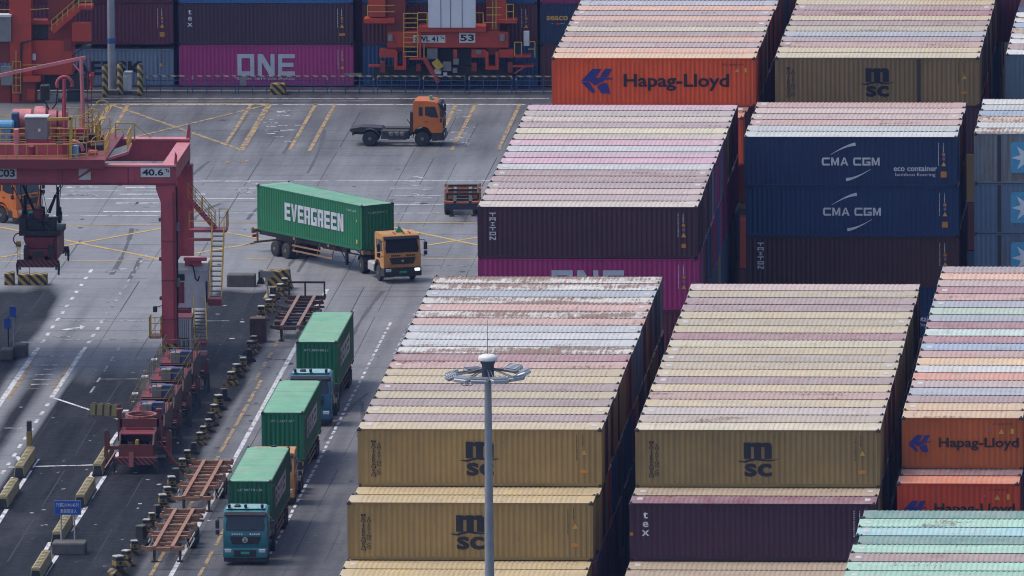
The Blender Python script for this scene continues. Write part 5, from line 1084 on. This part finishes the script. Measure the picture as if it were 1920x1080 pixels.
# ---- the far cranes behind the railing
def far(parent, name, mat, px0, py0, px1, py1, y, dep, bev=0.0):
    a = aty(px0, py1, y); b = aty(px1, py0, y); o = MB().box(a.x, b.x, y, y+dep, a.z, b.z).build(name, mat, parent)
    return bevel(o, bev) if bev else o
K = thing('gantry_crane', 'orange red gantry crane with number and load plates behind the blue railing', 'crane'); YK = 281.2
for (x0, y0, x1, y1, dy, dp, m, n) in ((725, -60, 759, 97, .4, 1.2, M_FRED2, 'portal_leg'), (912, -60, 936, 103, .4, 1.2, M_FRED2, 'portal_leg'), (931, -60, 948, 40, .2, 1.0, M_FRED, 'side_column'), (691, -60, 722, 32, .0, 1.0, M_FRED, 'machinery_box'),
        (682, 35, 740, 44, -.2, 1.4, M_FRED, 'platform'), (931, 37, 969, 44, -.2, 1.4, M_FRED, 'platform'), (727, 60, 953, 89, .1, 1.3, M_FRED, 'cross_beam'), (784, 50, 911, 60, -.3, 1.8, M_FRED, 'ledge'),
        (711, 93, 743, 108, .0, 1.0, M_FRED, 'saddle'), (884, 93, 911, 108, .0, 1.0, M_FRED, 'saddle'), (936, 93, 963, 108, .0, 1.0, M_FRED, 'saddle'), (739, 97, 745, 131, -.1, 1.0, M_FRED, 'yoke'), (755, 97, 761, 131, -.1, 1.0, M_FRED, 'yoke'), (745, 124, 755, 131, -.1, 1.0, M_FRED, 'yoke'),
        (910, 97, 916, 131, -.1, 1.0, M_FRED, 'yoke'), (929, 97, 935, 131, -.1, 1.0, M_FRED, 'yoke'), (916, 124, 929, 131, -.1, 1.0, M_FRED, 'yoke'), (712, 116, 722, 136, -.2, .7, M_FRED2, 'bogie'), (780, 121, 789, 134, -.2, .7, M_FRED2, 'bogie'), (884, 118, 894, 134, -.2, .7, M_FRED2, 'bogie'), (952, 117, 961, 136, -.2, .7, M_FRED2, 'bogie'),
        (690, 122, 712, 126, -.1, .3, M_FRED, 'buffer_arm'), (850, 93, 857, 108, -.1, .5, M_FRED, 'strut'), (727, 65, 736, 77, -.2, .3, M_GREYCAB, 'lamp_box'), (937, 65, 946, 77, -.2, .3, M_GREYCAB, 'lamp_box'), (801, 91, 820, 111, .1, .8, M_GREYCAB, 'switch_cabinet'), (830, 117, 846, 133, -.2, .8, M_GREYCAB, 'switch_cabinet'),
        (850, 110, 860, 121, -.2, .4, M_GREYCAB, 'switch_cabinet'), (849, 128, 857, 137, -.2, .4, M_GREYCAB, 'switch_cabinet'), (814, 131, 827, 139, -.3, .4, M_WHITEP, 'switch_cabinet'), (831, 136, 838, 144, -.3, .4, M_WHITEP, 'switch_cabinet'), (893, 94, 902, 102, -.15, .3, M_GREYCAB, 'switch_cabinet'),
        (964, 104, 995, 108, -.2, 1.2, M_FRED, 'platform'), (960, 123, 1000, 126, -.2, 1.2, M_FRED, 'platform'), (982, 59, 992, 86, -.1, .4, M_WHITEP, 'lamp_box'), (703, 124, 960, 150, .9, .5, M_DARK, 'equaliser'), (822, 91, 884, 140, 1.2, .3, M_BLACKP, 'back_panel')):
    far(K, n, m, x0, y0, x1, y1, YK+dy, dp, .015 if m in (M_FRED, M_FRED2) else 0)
cv = far(K, 'tarpaulin', M_CANVAS, 803, -60, 891, 52, YK-.5, .5, .02); sm = MB()
for px in (826, 844, 866): a = aty(px, 52, YK-.5); b = aty(px+.8, -50, YK-.5); sm.box(a.x, a.x+.05, YK-.52, YK-.5, a.z, b.z)
sm.build('seam', M_GREYCAB, cv)
sign(K, 'SWL 41Te', 775, 80, 835, 66, YK+.08); sign(K, '53', 861, 80, 891, 61.5, YK+.08)
r_ = MB()
for pa, pb in (((757, 100), (757, 25)), ((783, 110), (783, 25)), ((801, 50), (801, 24)), ((892, 50), (892, 24)), ((906, 50), (906, 24)), ((950, 36), (950, 8)), ((963, 36), (963, 8)), ((965, 104), (965, 79)), ((978, 104), (978, 79)), ((1003, 108), (1003, 78)), ((689, 35), (689, 10)), ((795, 108), (795, 82)), ((924, 55), (924, -20)), ((930, 55), (930, -20))):
    r_.bar(aty(*pa, YK-.3), aty(*pb, YK-.3), .06)
for py in range(25, 108, 9): r_.bar(aty(757, py, YK-.3), aty(783, py, YK-.3), .05)
for pa, pb in (((783, 24), (801, 24)), ((783, 37), (801, 37)), ((892, 24), (906, 24)), ((950, 8), (963, 8)), ((950, 22), (963, 22)), ((965, 79), (978, 79)), ((990, 78), (1003, 78)), ((990, 92), (1003, 92)), ((689, 10), (740, 10)), ((689, 22), (740, 22)), ((912, 14), (940, 14)), ((912, 28), (940, 28)), ((906, 42), (930, 42))):
    r_.bar(aty(*pa, YK-.3), aty(*pb, YK-.3), .05)
r_.build('handrail', M_RAILY, K)
d_ = MB().bar(aty(795, 108, YK-.3), aty(822, 155, YK-.3), .14, .3).bar(aty(787.5, 62, YK-.28), aty(787.5, 112, YK-.28), .16, .2).bar(aty(768, 110, YK-.3), aty(797, 110, YK-.3), .3, .12).bar(aty(965, 138, YK-.2), aty(985, 124, YK-.2), .1); d_.build('stair', M_FRED, K)
MB().bar(aty(815, 114, YK-.4), aty(826, 128, YK-.4), .4, .5).build('cable_drum', M_RAILY, K)
Q = thing('gantry_crane', 'tall orange red crane legs and stairs at the top left corner', 'crane'); YQ = 274.5
for (x0, y0, x1, y1, dy, dp, m, n) in ((20, -70, 57, 200, 0, 1.4, M_FRED, 'portal_leg'), (-30, 78, 20, 118, .2, 1.2, M_FRED2, 'cross_beam'), (57, 76, 135, 140, .5, 2.0, M_FRED, 'machinery_house'), (90, -70, 135, 76, .8, 1.6, M_FRED2, 'portal_leg'), (57, 38, 92, 74, .9, .8, M_DARK, 'walkway'),
        (135, 44, 170, 78, .3, 1.0, M_FRED, 'motor_box'), (43, 144, 76, 154, -.4, .8, M_FRED, 'shelf'), (-30, 150, 22, 206, .0, 1.2, M_FRED2, 'sill_beam'), (40, 154, 66, 206, -.1, 1.4, M_FRED2, 'sill_beam'), (66, 140, 170, 168, 1.2, .6, M_DARK, 'underframe'), (-20, 30, 20, 78, -.3, .8, M_GREYCAB, 'grey_cabinet'), (2, 125, 23, 160, -.4, .5, M_GREYCAB, 'switch_cabinet'),
        (120, 73, 134, 95, .44, .1, M_FRED2, 'hatch'), (51, 167, 65, 187, -.14, .1, M_FRED, 'hatch'), (147, 10, 173, 18, .2, 1.2, M_FRED, 'platform'), (57, 39, 95, 46, .6, 1.2, M_FRED, 'platform'), (61, 101, 67, 113, .2, .2, M_WHITEP, 'lamp_box'), (125, 172, 152, 190, .9, .8, M_BLACKP, 'crate'), (-20, 28, 21, 32, -.34, .9, M_PLATE, 'cabinet_lid'), (84, 178, 108, 205, .2, .6, M_GREYCAB, 'switch_cabinet')):
    far(Q, n, m, x0, y0, x1, y1, YQ+dy, dp, .015 if m in (M_FRED, M_FRED2) else 0)
MB().bar(aty(97, 58, YQ+.2), aty(147, 14, YQ+.2), .2, .5).build('stair', M_FRED, Q)
r_ = MB()
for dy in (.1, .5): r_.bar(aty(97, 38, YQ+dy), aty(147, -6, YQ+dy), .05); r_.bar(aty(97, 48, YQ+dy), aty(147, 4, YQ+dy), .04)
for k in range(6): r_.bar(aty(97+10*k, 58-8.8*k, YQ+.1), aty(97+10*k, 38-8.8*k, YQ+.1), .045)
for px in (148, 160, 172): r_.bar(aty(px, 14, YQ+.1), aty(px, -10, YQ+.1), .05)
r_.bar(aty(147, 2, YQ+.1), aty(173, 2, YQ+.1), .045)
for px in (24, 39): r_.bar(aty(px, 175, YQ-.3), aty(px, 115, YQ-.3), .05)
for py in (115, 130, 146, 160, 174): r_.bar(aty(24, py, YQ-.3), aty(39, py, YQ-.3), .045)
r_.bar(aty(30, 175, YQ-.3), aty(30, 94, YQ-.3), .05); r_.bar(aty(42, 122, YQ-.2), aty(80, 121, YQ-.2), .045); r_.bar(aty(0, 18, YQ), aty(20, 18, YQ), .05); r_.bar(aty(57, 18, YQ), aty(92, 16, YQ), .05)
r_.build('handrail', M_RAILY, Q)
cbl = MB().path([aty(135, 104, YQ), aty(150, 94, YQ), aty(166, 78, YQ)], .05, 5); cbl.path([aty(38, 190, YQ-.1), aty(40, 80, YQ-.1), aty(58, 75, YQ-.1)], .07, 6); cbl.build('cable', M_CABLE, Q)
rp = MB().tube(aty(170, 168, YQ-.5), aty(175, 135, YQ-.5), .1, 8); rp.lathe(aty(172, 150, YQ-.5), (0, 0, 1), [(0, .12), (.3, .2), (.5, .1)], 8); rp.build('fire_hose_post', M_FRED, Q)
# ================================================================== yard furniture
M_YB = paint('yellow_block_paint', (0.25, 0.175, 0.04, 1), .6, 0, .55, 2.5, dirtcol=(.045, .04, .035, 1)); M_KB = paint('black_block_paint', (0.018, 0.018, 0.02, 1), .6, 0, .5, 3, dirtcol=(.07, .065, .055, 1)); M_CAP = paint('white_cap_paint', (0.42, 0.41, 0.38, 1), .5, 0, .5, 3)
M_BLUE_S = paint('blue_sign_face', (0.015, 0.07, 0.36, 1), .4, 0, .15, 1); M_GALV = paint('galvanised_pole', (0.30, 0.32, 0.36, 1), .45, 0.2, .3, 1.5); M_CONC = paint('stained_concrete', (0.10, 0.097, 0.09, 1), .8, 0, .6, 1.5); M_RIBY = paint('cream_barrier_plastic', (0.44, 0.37, 0.20, 1), .55, 0, .45, 2)
M_BRAIL = paint('blue_railing_paint', (0.03, 0.065, 0.17, 1), .5, 0, .3, 2); M_RAILTOP = striped('yellow_blue_dashes', (0.42, 0.34, 0.20, 1), (0.05, 0.07, 0.13, 1), 0.62)
M_HAZD = striped('dirty_black_yellow_stripes', (0.20, 0.135, 0.03, 1), (0.016, 0.016, 0.018, 1), 0.7)
# marker blocks along the lane edge
def marker(label, loc, rz, dark=False):
    o = thing('marker_block', label, 'marker block', loc, rz, 'marker blocks along the lane edge')
    MB().prism([(-.52, 0), (.52, 0), (.5, .12), (.3, .34), (-.3, .34), (-.5, .12)], 'y', -.4, .4).build('base', M_KB if dark else M_HAZD, o)
    bevel(MB().prism([(-.26, .34), (.26, .34), (.22, 1.0), (-.22, 1.0)], 'y', -.24, .24).build('post', M_KB, o), .03)
    if not dark:
        MB().box(-.262, .262, -.262, .262, .52, .78).build('band', M_YB, o); MB().lathe((0, -.28, .66), (0, 1, 0), [(0, .09), (.02, .1)], 12).build('reflector', M_KB, o)
    MB().cbox(-.25, .25, -.26, .26, 1.0, 1.08, .03).build('cap', M_CAP if not dark else M_CONC, o)
    return o
MK = [(534,545), (526,555), (512,561), (511,575), (504,585), (490,600), (487,613), (476,652), (470,663), (466,678), (456,695), (444,708), (434,722), (420,751), (410,768), (402,783), (396,798), (391,810), (381,822), (375,834), (364,851),
      (351,868), (342,886), (330,905), (322,922), (314,941), (305,956), (295,970), (285,985), (275,1001), (265,1020), (252,1040), (237,1061), (222,1077)]
protoL = protoD = None
for k, (x, y) in enumerate(MK[::-1]):
    q = at(x, y); dk = k % 7 in (3, 6); rz = random.uniform(-.6, .6)
    lab = ('bare dark ' if dk else 'black and yellow ')+'marker block, %s from the bottom of the frame along the lane' % (['nearest']+ORD[1:]+['%s-%s' % ('twenty' if j < 30 else 'thirty', ORD[j % 10]) if j % 10 else 'thirtieth' for j in range(22, 36)])[k]
    if dk:
        if protoD is None: protoD = marker(lab, q, rz, True)
        else: dup(protoD, q, rz, lab).scale = [random.uniform(.6, .85)]*3
    else:
        if protoL is None: protoL = marker(lab, q, rz)
        else: dup(protoL, q, rz, lab).scale = [random.uniform(.68, .86)]*3
q = at(484, 640); bevel(tag(MB().cbox(-.5, .5, -.4, .4, 0, 1.5, .05).cbox(-.3, .3, -.46, -.4, .4, 1.1, .02).build('equipment_box', M_RUSTY, None, loc=q), 'brown equipment box among the marker blocks beside the dark chassis', 'box'), .02)
# striped concrete blocks
def block(label, px0, px1, pyb, h, dep, mat, grp=None, wedge=False, name='concrete_block'):
    a = at(px0, pyb); b = at(px1, pyb); w = b.x-a.x
    m = MB()
    if wedge: m.prism([(-w/2, 0), (w/2, 0), (w/2-.12, .3), (w/4, h), (-w/4, h), (-w/2+.12, .3)], 'y', 0, dep)
    else: m.cbox(-w/2, w/2, 0, dep, 0, h, .06)
    o = m.build(name, mat, None, loc=((a.x+b.x)/2, a.y, 0)); bevel(o, .02); return tag(o, label, 'concrete block', grp)
block('long dark concrete block left of the striped ones near the parked dark chassis', 425, 478, 538, .78, 1.0, M_CONC); block('small wedge shaped yellow black block between long dark block and striped one', 481, 495, 533, .8, .8, M_KB, wedge=True)
block('black and yellow striped block at the head of the marker row', 497, 530, 536, .95, 1.0, M_HAZ); block('black and yellow wedge at the right end of the striped blocks', 522, 549, 543, 1.25, .9, M_HAZ, wedge=True)
block('square striped block under the hanging spreader, left of the longer one', 8, 26, 535, .8, .8, M_HAZ); block('longer striped block under the hanging spreader', 33, 88, 535, .72, .8, M_HAZ)
block('black and yellow block below the blue railing behind the parking bays', 507, 535, 178, .8, .8, M_HAZ); block('pale equipment kerb block behind the grey pole at top left', 196, 223, 179, .4, 1.0, M_CONC)
# ribbed water barriers
def barrier(label, px, py, L, rz=0.0, mat=None):
    q = at(px, py); o = thing('ribbed_barrier', label, 'barrier', q, rz, 'ribbed barriers between the lanes'); n = max(3, round(L/.5))
    for k in range(n):
        y = k*L/n
        m = MB().prism([(-.31, .1), (.31, .1), (.24, .75), (-.24, .75)], 'y', y+.02, y+L/n-.08); m.box(-.17, .17, y+.12, y+L/n-.14, .75, .8)
        bevel(m.build('segment', mat or M_RIBY, o), .03)
    MB().prism([(-.35, 0), (.35, 0), (.33, .1), (-.33, .1)], 'y', 0, L).prism([(-.27, .1), (.27, .1), (.2, .6), (-.2, .6)], 'y', -.03, L-.04).build('core', M_KB, o)
    return o
barrier('ribbed cream barrier beside the brick red spreader', 183, 893, 7.2); barrier('ribbed cream barrier reaching behind the blue sign board', 150, 952, 6.4); barrier('ribbed cream barrier running behind the posts of the blue sign', 106, 1022, 6.6)
barrier('ribbed cream barrier cut by the bottom edge below the blue sign', 67, 1090, 6.0); barrier('ribbed cream barrier under the dark signal post at far left', 36, 897, 7.0); barrier('ribbed cream barrier cut by the left edge of the frame', 5, 955, 6.6)
barrier('short striped looking barrier of cream ribs alone left of the spreader row', 224, 783, 1.9, math.radians(70), paint('olive_barrier_paint', (.14, .115, .04, 1), .6, 0, .6, 3))
# blue sign board
S1 = thing('sign_board', 'blue board with two white lines of characters on twin posts', 'sign', (at(128, 1037).x, 84.5, 0)); sx_ = S1.location.x
a = aty(102, 965, 84.5); b = aty(152, 938, 84.5); PL = MB().cbox(a.x-sx_, b.x-sx_, -.06, 0, a.z, b.z, .01).build('board', M_BLUE_S, S1)
brd = MB(); x0, x1 = a.x-sx_+.03, b.x-sx_-.03; z0, z1 = a.z+.03, b.z-.03
for r in ((x0, x1, z0, z0+.02), (x0, x1, z1-.02, z1), (x0, x0+.02, z0+.02, z1-.02), (x1-.02, x1, z0+.02, z1-.02)): brd.box(r[0], r[1], -.064, -.06, r[2], r[3])
brd.build('border', I_SKY, PL)
put(text_mesh('只装20/40/45尺', .24, 1.32, .004, I_WHITE), 'lettering', PL, (a.x+b.x)/2-sx_, -.066, a.z+.57); put(text_mesh('集装箱进入', .24, .92, .004, I_WHITE), 'lettering', PL, (a.x+b.x)/2-sx_+.05, -.066, a.z+.22)
for px in (115, 140): c = aty(px, 1020, 84.5); MB().tube((c.x-sx_, .05, .3), (c.x-sx_, .05, b.z-.1), .045, 8).build('post', M_CAP, S1)
c0 = at(97, 1040); c1 = at(160, 1040); bevel(MB().cbox(c0.x-sx_, c1.x-sx_, c0.y-84.5, c0.y-84.5+1.3, 0, .66, .05).build('base', M_CONC, S1), .03)
# small blue signs on a block, signal post, grey sign seen from behind
S2 = thing('sign_post', 'two small blue signs on thin posts at the left edge', 'sign', at(18, 672)); o2 = S2.location
for px, p0, p1, pb in ((24, 575, 595, 650), (14, 597, 616, 660)):
    yq = o2.y+.8; u = aty(px-6, p1, yq); v = aty(px+6, p0, yq); MB().cbox(u.x-o2.x, v.x-o2.x, .74, .78, u.z, v.z, .01).build('sign_face', M_BLUE_S, S2); w_ = aty(px+(1 if px == 24 else 1), p0-3, yq); MB().tube((w_.x-o2.x, .82, .3), (w_.x-o2.x, .82, w_.z), .05, 8).build('post', M_GALV if px == 24 else M_KB, S2)
bevel(MB().cbox(-.55, .25, -.6, .8, 0, .6, .05).cbox(.2, 1.0, .4, 1.7, 0, .75, .05).build('base', M_CONC, S2), .04); 
q = at(55, 862); S3 = thing('signal_post', 'dark signal post with yellow lower box at far left between barriers', 'signal post', q)
u = aty(49, 838, q.y); v = aty(61, 795, q.y); MB().tube((0, 0, 0), (0, 0, 1.2), .05, 8).build('post', M_GALV, S3); MB().cbox(-.15, .18, -.12, .12, .85, 1.7, .03).build('housing', M_YB, S3); MB().cbox(-.13, .16, -.12, .12, 1.7, 2.3, .04).build('lamp_head', M_KB, S3)
q = at(505, 578); S4 = thing('sign_post', 'grey sign seen from behind on a leaning white pole by the dark chassis', 'sign', q)
top = aty(498, 508, q.y); lft = aty(488, 520, q.y); rgt = aty(512, 508, q.y); MB().tube((0, 0, .1), (top.x-q.x, 0, top.z), .06, 8).build('post', M_CAP, S4); MB().cbox(lft.x-q.x, rgt.x-q.x, -.09, -.06, lft.z, rgt.z, .01).build('sign_face', M_GREYCAB, S4); MB().cbox(-.3, .3, -.3, .3, 0, .2, .04).build('base', M_CONC, S4)
# back fence, pole and bollards
FYY = 279.2; FN = thing('railing_fence', 'blue railing with yellow dashed top rail along the back of the yard', 'fence', (0, FYY, 0))
edges = [(275, 352), (361, 442), (447, 527), (534, 614), (621, 701), (708, 787), (794, 872), (880, 960), (968, 1045)]
for x0, x1 in edges:
    a = aty(x0, 178, FYY); b = aty(x1, 178, FYY); a.z = b.z = 0; p = MB()
    for z in (.35, .62, .95): p.bar((a.x, 0, z), (b.x, 0, z), .05)
    for k in range(4): x = a.x+(b.x-a.x)*k/3; p.bar((x, 0, 0), (x, 0, 1.22), .06)
    o = p.build('panel', M_BRAIL, FN); tr = MB().bar((a.x, -.01, 1.25), (b.x, -.01, 1.25), .085)
    for x in (a.x, b.x): tr.box(x-.05, x+.05, -.05, .03, .98, 1.2)
    tr.build('top_rail', M_RAILTOP, o)
a = aty(450, 160, FYY); b = aty(462, 144, FYY); MB().box(a.x, b.x, -.09, -.06, a.z, b.z).build('notice_plate', M_GREYCAB, FN); a = aty(645, 143, FYY); b = aty(678, 137, FYY); MB().box(a.x, b.x, .05, .08, a.z, b.z).box(a.x+.1, a.x+.15, .08, .12, 0, b.z).box(b.x-.15, b.x-.1, .08, .12, 0, b.z).build('sign_face', paint('olive_sign_face', (.16, .15, .11, 1), .5), FN)
q = at(210, 176); q2 = aty(210, -40, q.y); PO = thing('lamp_pole', 'tall grey lamp pole rising between the striped bollards', 'lamp pole', q); MB().lathe((0, 0, 0), (0, 0, 1), [(0, .3), (.1, .29), (26, .17)], 14).build('pole', M_GALV, PO, True); MB().lathe((0, 0, 3.55), (0, 0, 1), [(0, .285), (.36, .283)], 14).build('blue_band', paint('blue_band_paint', (.02, .10, .34, 1), .5), PO); MB().cbox(-.5, .5, -.5, .5, 0, .28, .05).build('foot', M_CONC, PO)
for dz in (26,): MB().lathe((0, 0, dz), (0, 0, 1), [(0, 1.2), (.1, 1.25), (.3, .2)], 12).build('lamp_ring', M_GALV, PO)
for px, py, w in ((197.5, 182, 'left'), (225.5, 178, 'middle'), (263, 180, 'right')):
    q = at(px, py); tag(MB().lathe((0, 0, 0), (0, 0, 1), [(0, .2), (2.15, .2), (2.25, .12)], 14).build('striped_bollard', M_HAZ, None, True, loc=q), 'thick black and yellow striped bollard, %s one near the grey lamp pole' % w, 'bollard', 'striped bollards around the grey pole')
q = at(239, 176); E1 = thing('electrical_box', 'white roadside electrical box beside the middle striped bollard', 'electrical box', q); bevel(MB().cbox(-.28, .3, -.2, .3, .2, 1.5, .04).build('housing', M_WHITEP, E1), .02); MB().cbox(-.36, -.02, -.3, -.2, .35, 1.25, .02).build('door', M_PLATE, E1); MB().cbox(-.2, .36, -.26, .36, 1.5, 1.58, .02).build('lid', M_PLATE, E1); MB().box(-.25, .25, -.15, .25, 0, .2).build('base', M_CONC, E1)
# the floodlight mast in front of the stacks
yM = -21.0; top = aty(914.5, 668, yM); MA = thing('floodlight_mast', 'tall grey floodlight mast with a lamp ring in front of the gold containers', 'lamp mast', (top.x, yM, 0)); zt = top.z
MB().lathe((0, 0, 0), (0, 0, 1), [(0, .36), (.3, .34), (zt-.9, .165), (zt-.2, .16)], 20).build('pole', M_GALV, MA, True)
nk = MB().lathe((0, 0, zt-1.25), (0, 0, 1), [(0, .2), (.1, .3), (.85, .3), (.95, .36), (1.05, .36)], 18); nk.build('winch_head', paint('blue_grey_steel', (.08, .10, .14, 1), .5, .2), MA, True)
MB().lathe((0, 0, zt-.22), (0, 0, 1), [(0, .36), (.04, .47), (.16, .48), (.25, .42), (.31, .28), (.33, .05)], 20).build('dome', paint('white_dome', (.72, .72, .70, 1), .4, 0, .2, 2), MA, True)
MB().tube((0, 0, zt+.1), (0, 0, zt+1.75), .018, 5, .008).build('lightning_rod', M_CABLE, MA)
rg = MB(); R_ = 1.8; zr = zt-.95
for k in range(28):
    a, b = 2*math.pi*k/28, 2*math.pi*(k+1)/28
    for r, z in ((R_, zr), (R_-.35, zr+.05)): rg.tube((r*math.cos(a), r*math.sin(a), z), (r*math.cos(b), r*math.sin(b), z), .05, 5)
for k in range(8):
    a = 2*math.pi*k/8+.2
    for s in (-.06, .06): rg.tube((.28*math.cos(a+s*3), .28*math.sin(a+s*3), zr+.35), (R_*math.cos(a+s), R_*math.sin(a+s), zr), .028, 5)
rg.build('ring', paint('dark_galvanised_steel', (.10, .11, .13, 1), .45, .3), MA)
for k, (a, tilt, up) in enumerate(((8, .75, 1), (50, .7, 1), (118, .1, 0), (168, -.45, 0), (196, -.55, 0), (232, -.2, 0), (262, -.1, 0), (292, -.05, 0), (322, .35, 0), (348, .6, 1))):
    ra = math.radians(a); L_ = thing if False else None
    fl = MB().cbox(-.2, .2, -.33, .33, -.07, .07, .04); 
    for j in range(5): fl.box(-.18+j*.08, -.15+j*.08, -.3, .3, .07, .11)
    o = fl.build('floodlight', paint('pale_lamp_housing', (.42, .44, .48, 1), .4, .2, .25, 3) if k % 2 else M_GALV, MA); o.scale = (1.3, 1.3, 1.3); o.location = (R_*math.cos(ra), R_*math.sin(ra), zr+(.16 if up else 0.02)); o.rotation_euler = (0, -tilt*(.6), ra if up else ra)
    MB().box(-.16, .16, -.28, .28, -.085, -.07).build('lens', M_LAMP, o)
cb = MB(); 
for dx in (-1.0, -.8): cb.path(arcp(dx, -1.5, zr-.05, .22, 180, 360, 8), .018, 4)
cb.build('cable', M_CABLE, MA)
# ================================================================== haze
hz = bpy.data.materials.new('harbour_air'); hz.use_nodes = True; t = hz.node_tree; t.nodes.clear()
out = N(t, 'ShaderNodeOutputMaterial'); pv = N(t, 'ShaderNodeVolumePrincipled')
pv.inputs['Color'].default_value = (0.26, 0.45, 1.0, 1); pv.inputs['Density'].default_value = 0.00004; pv.inputs['Anisotropy'].default_value = 0.0
t.links.new(pv.outputs[0], out.inputs['Volume'])
h = MB().box(-430, 430, -730, 780, -1.05, 136).build('haze', hz); tag(h, 'thin blue harbour haze over the whole yard', 'haze', kind='stuff')
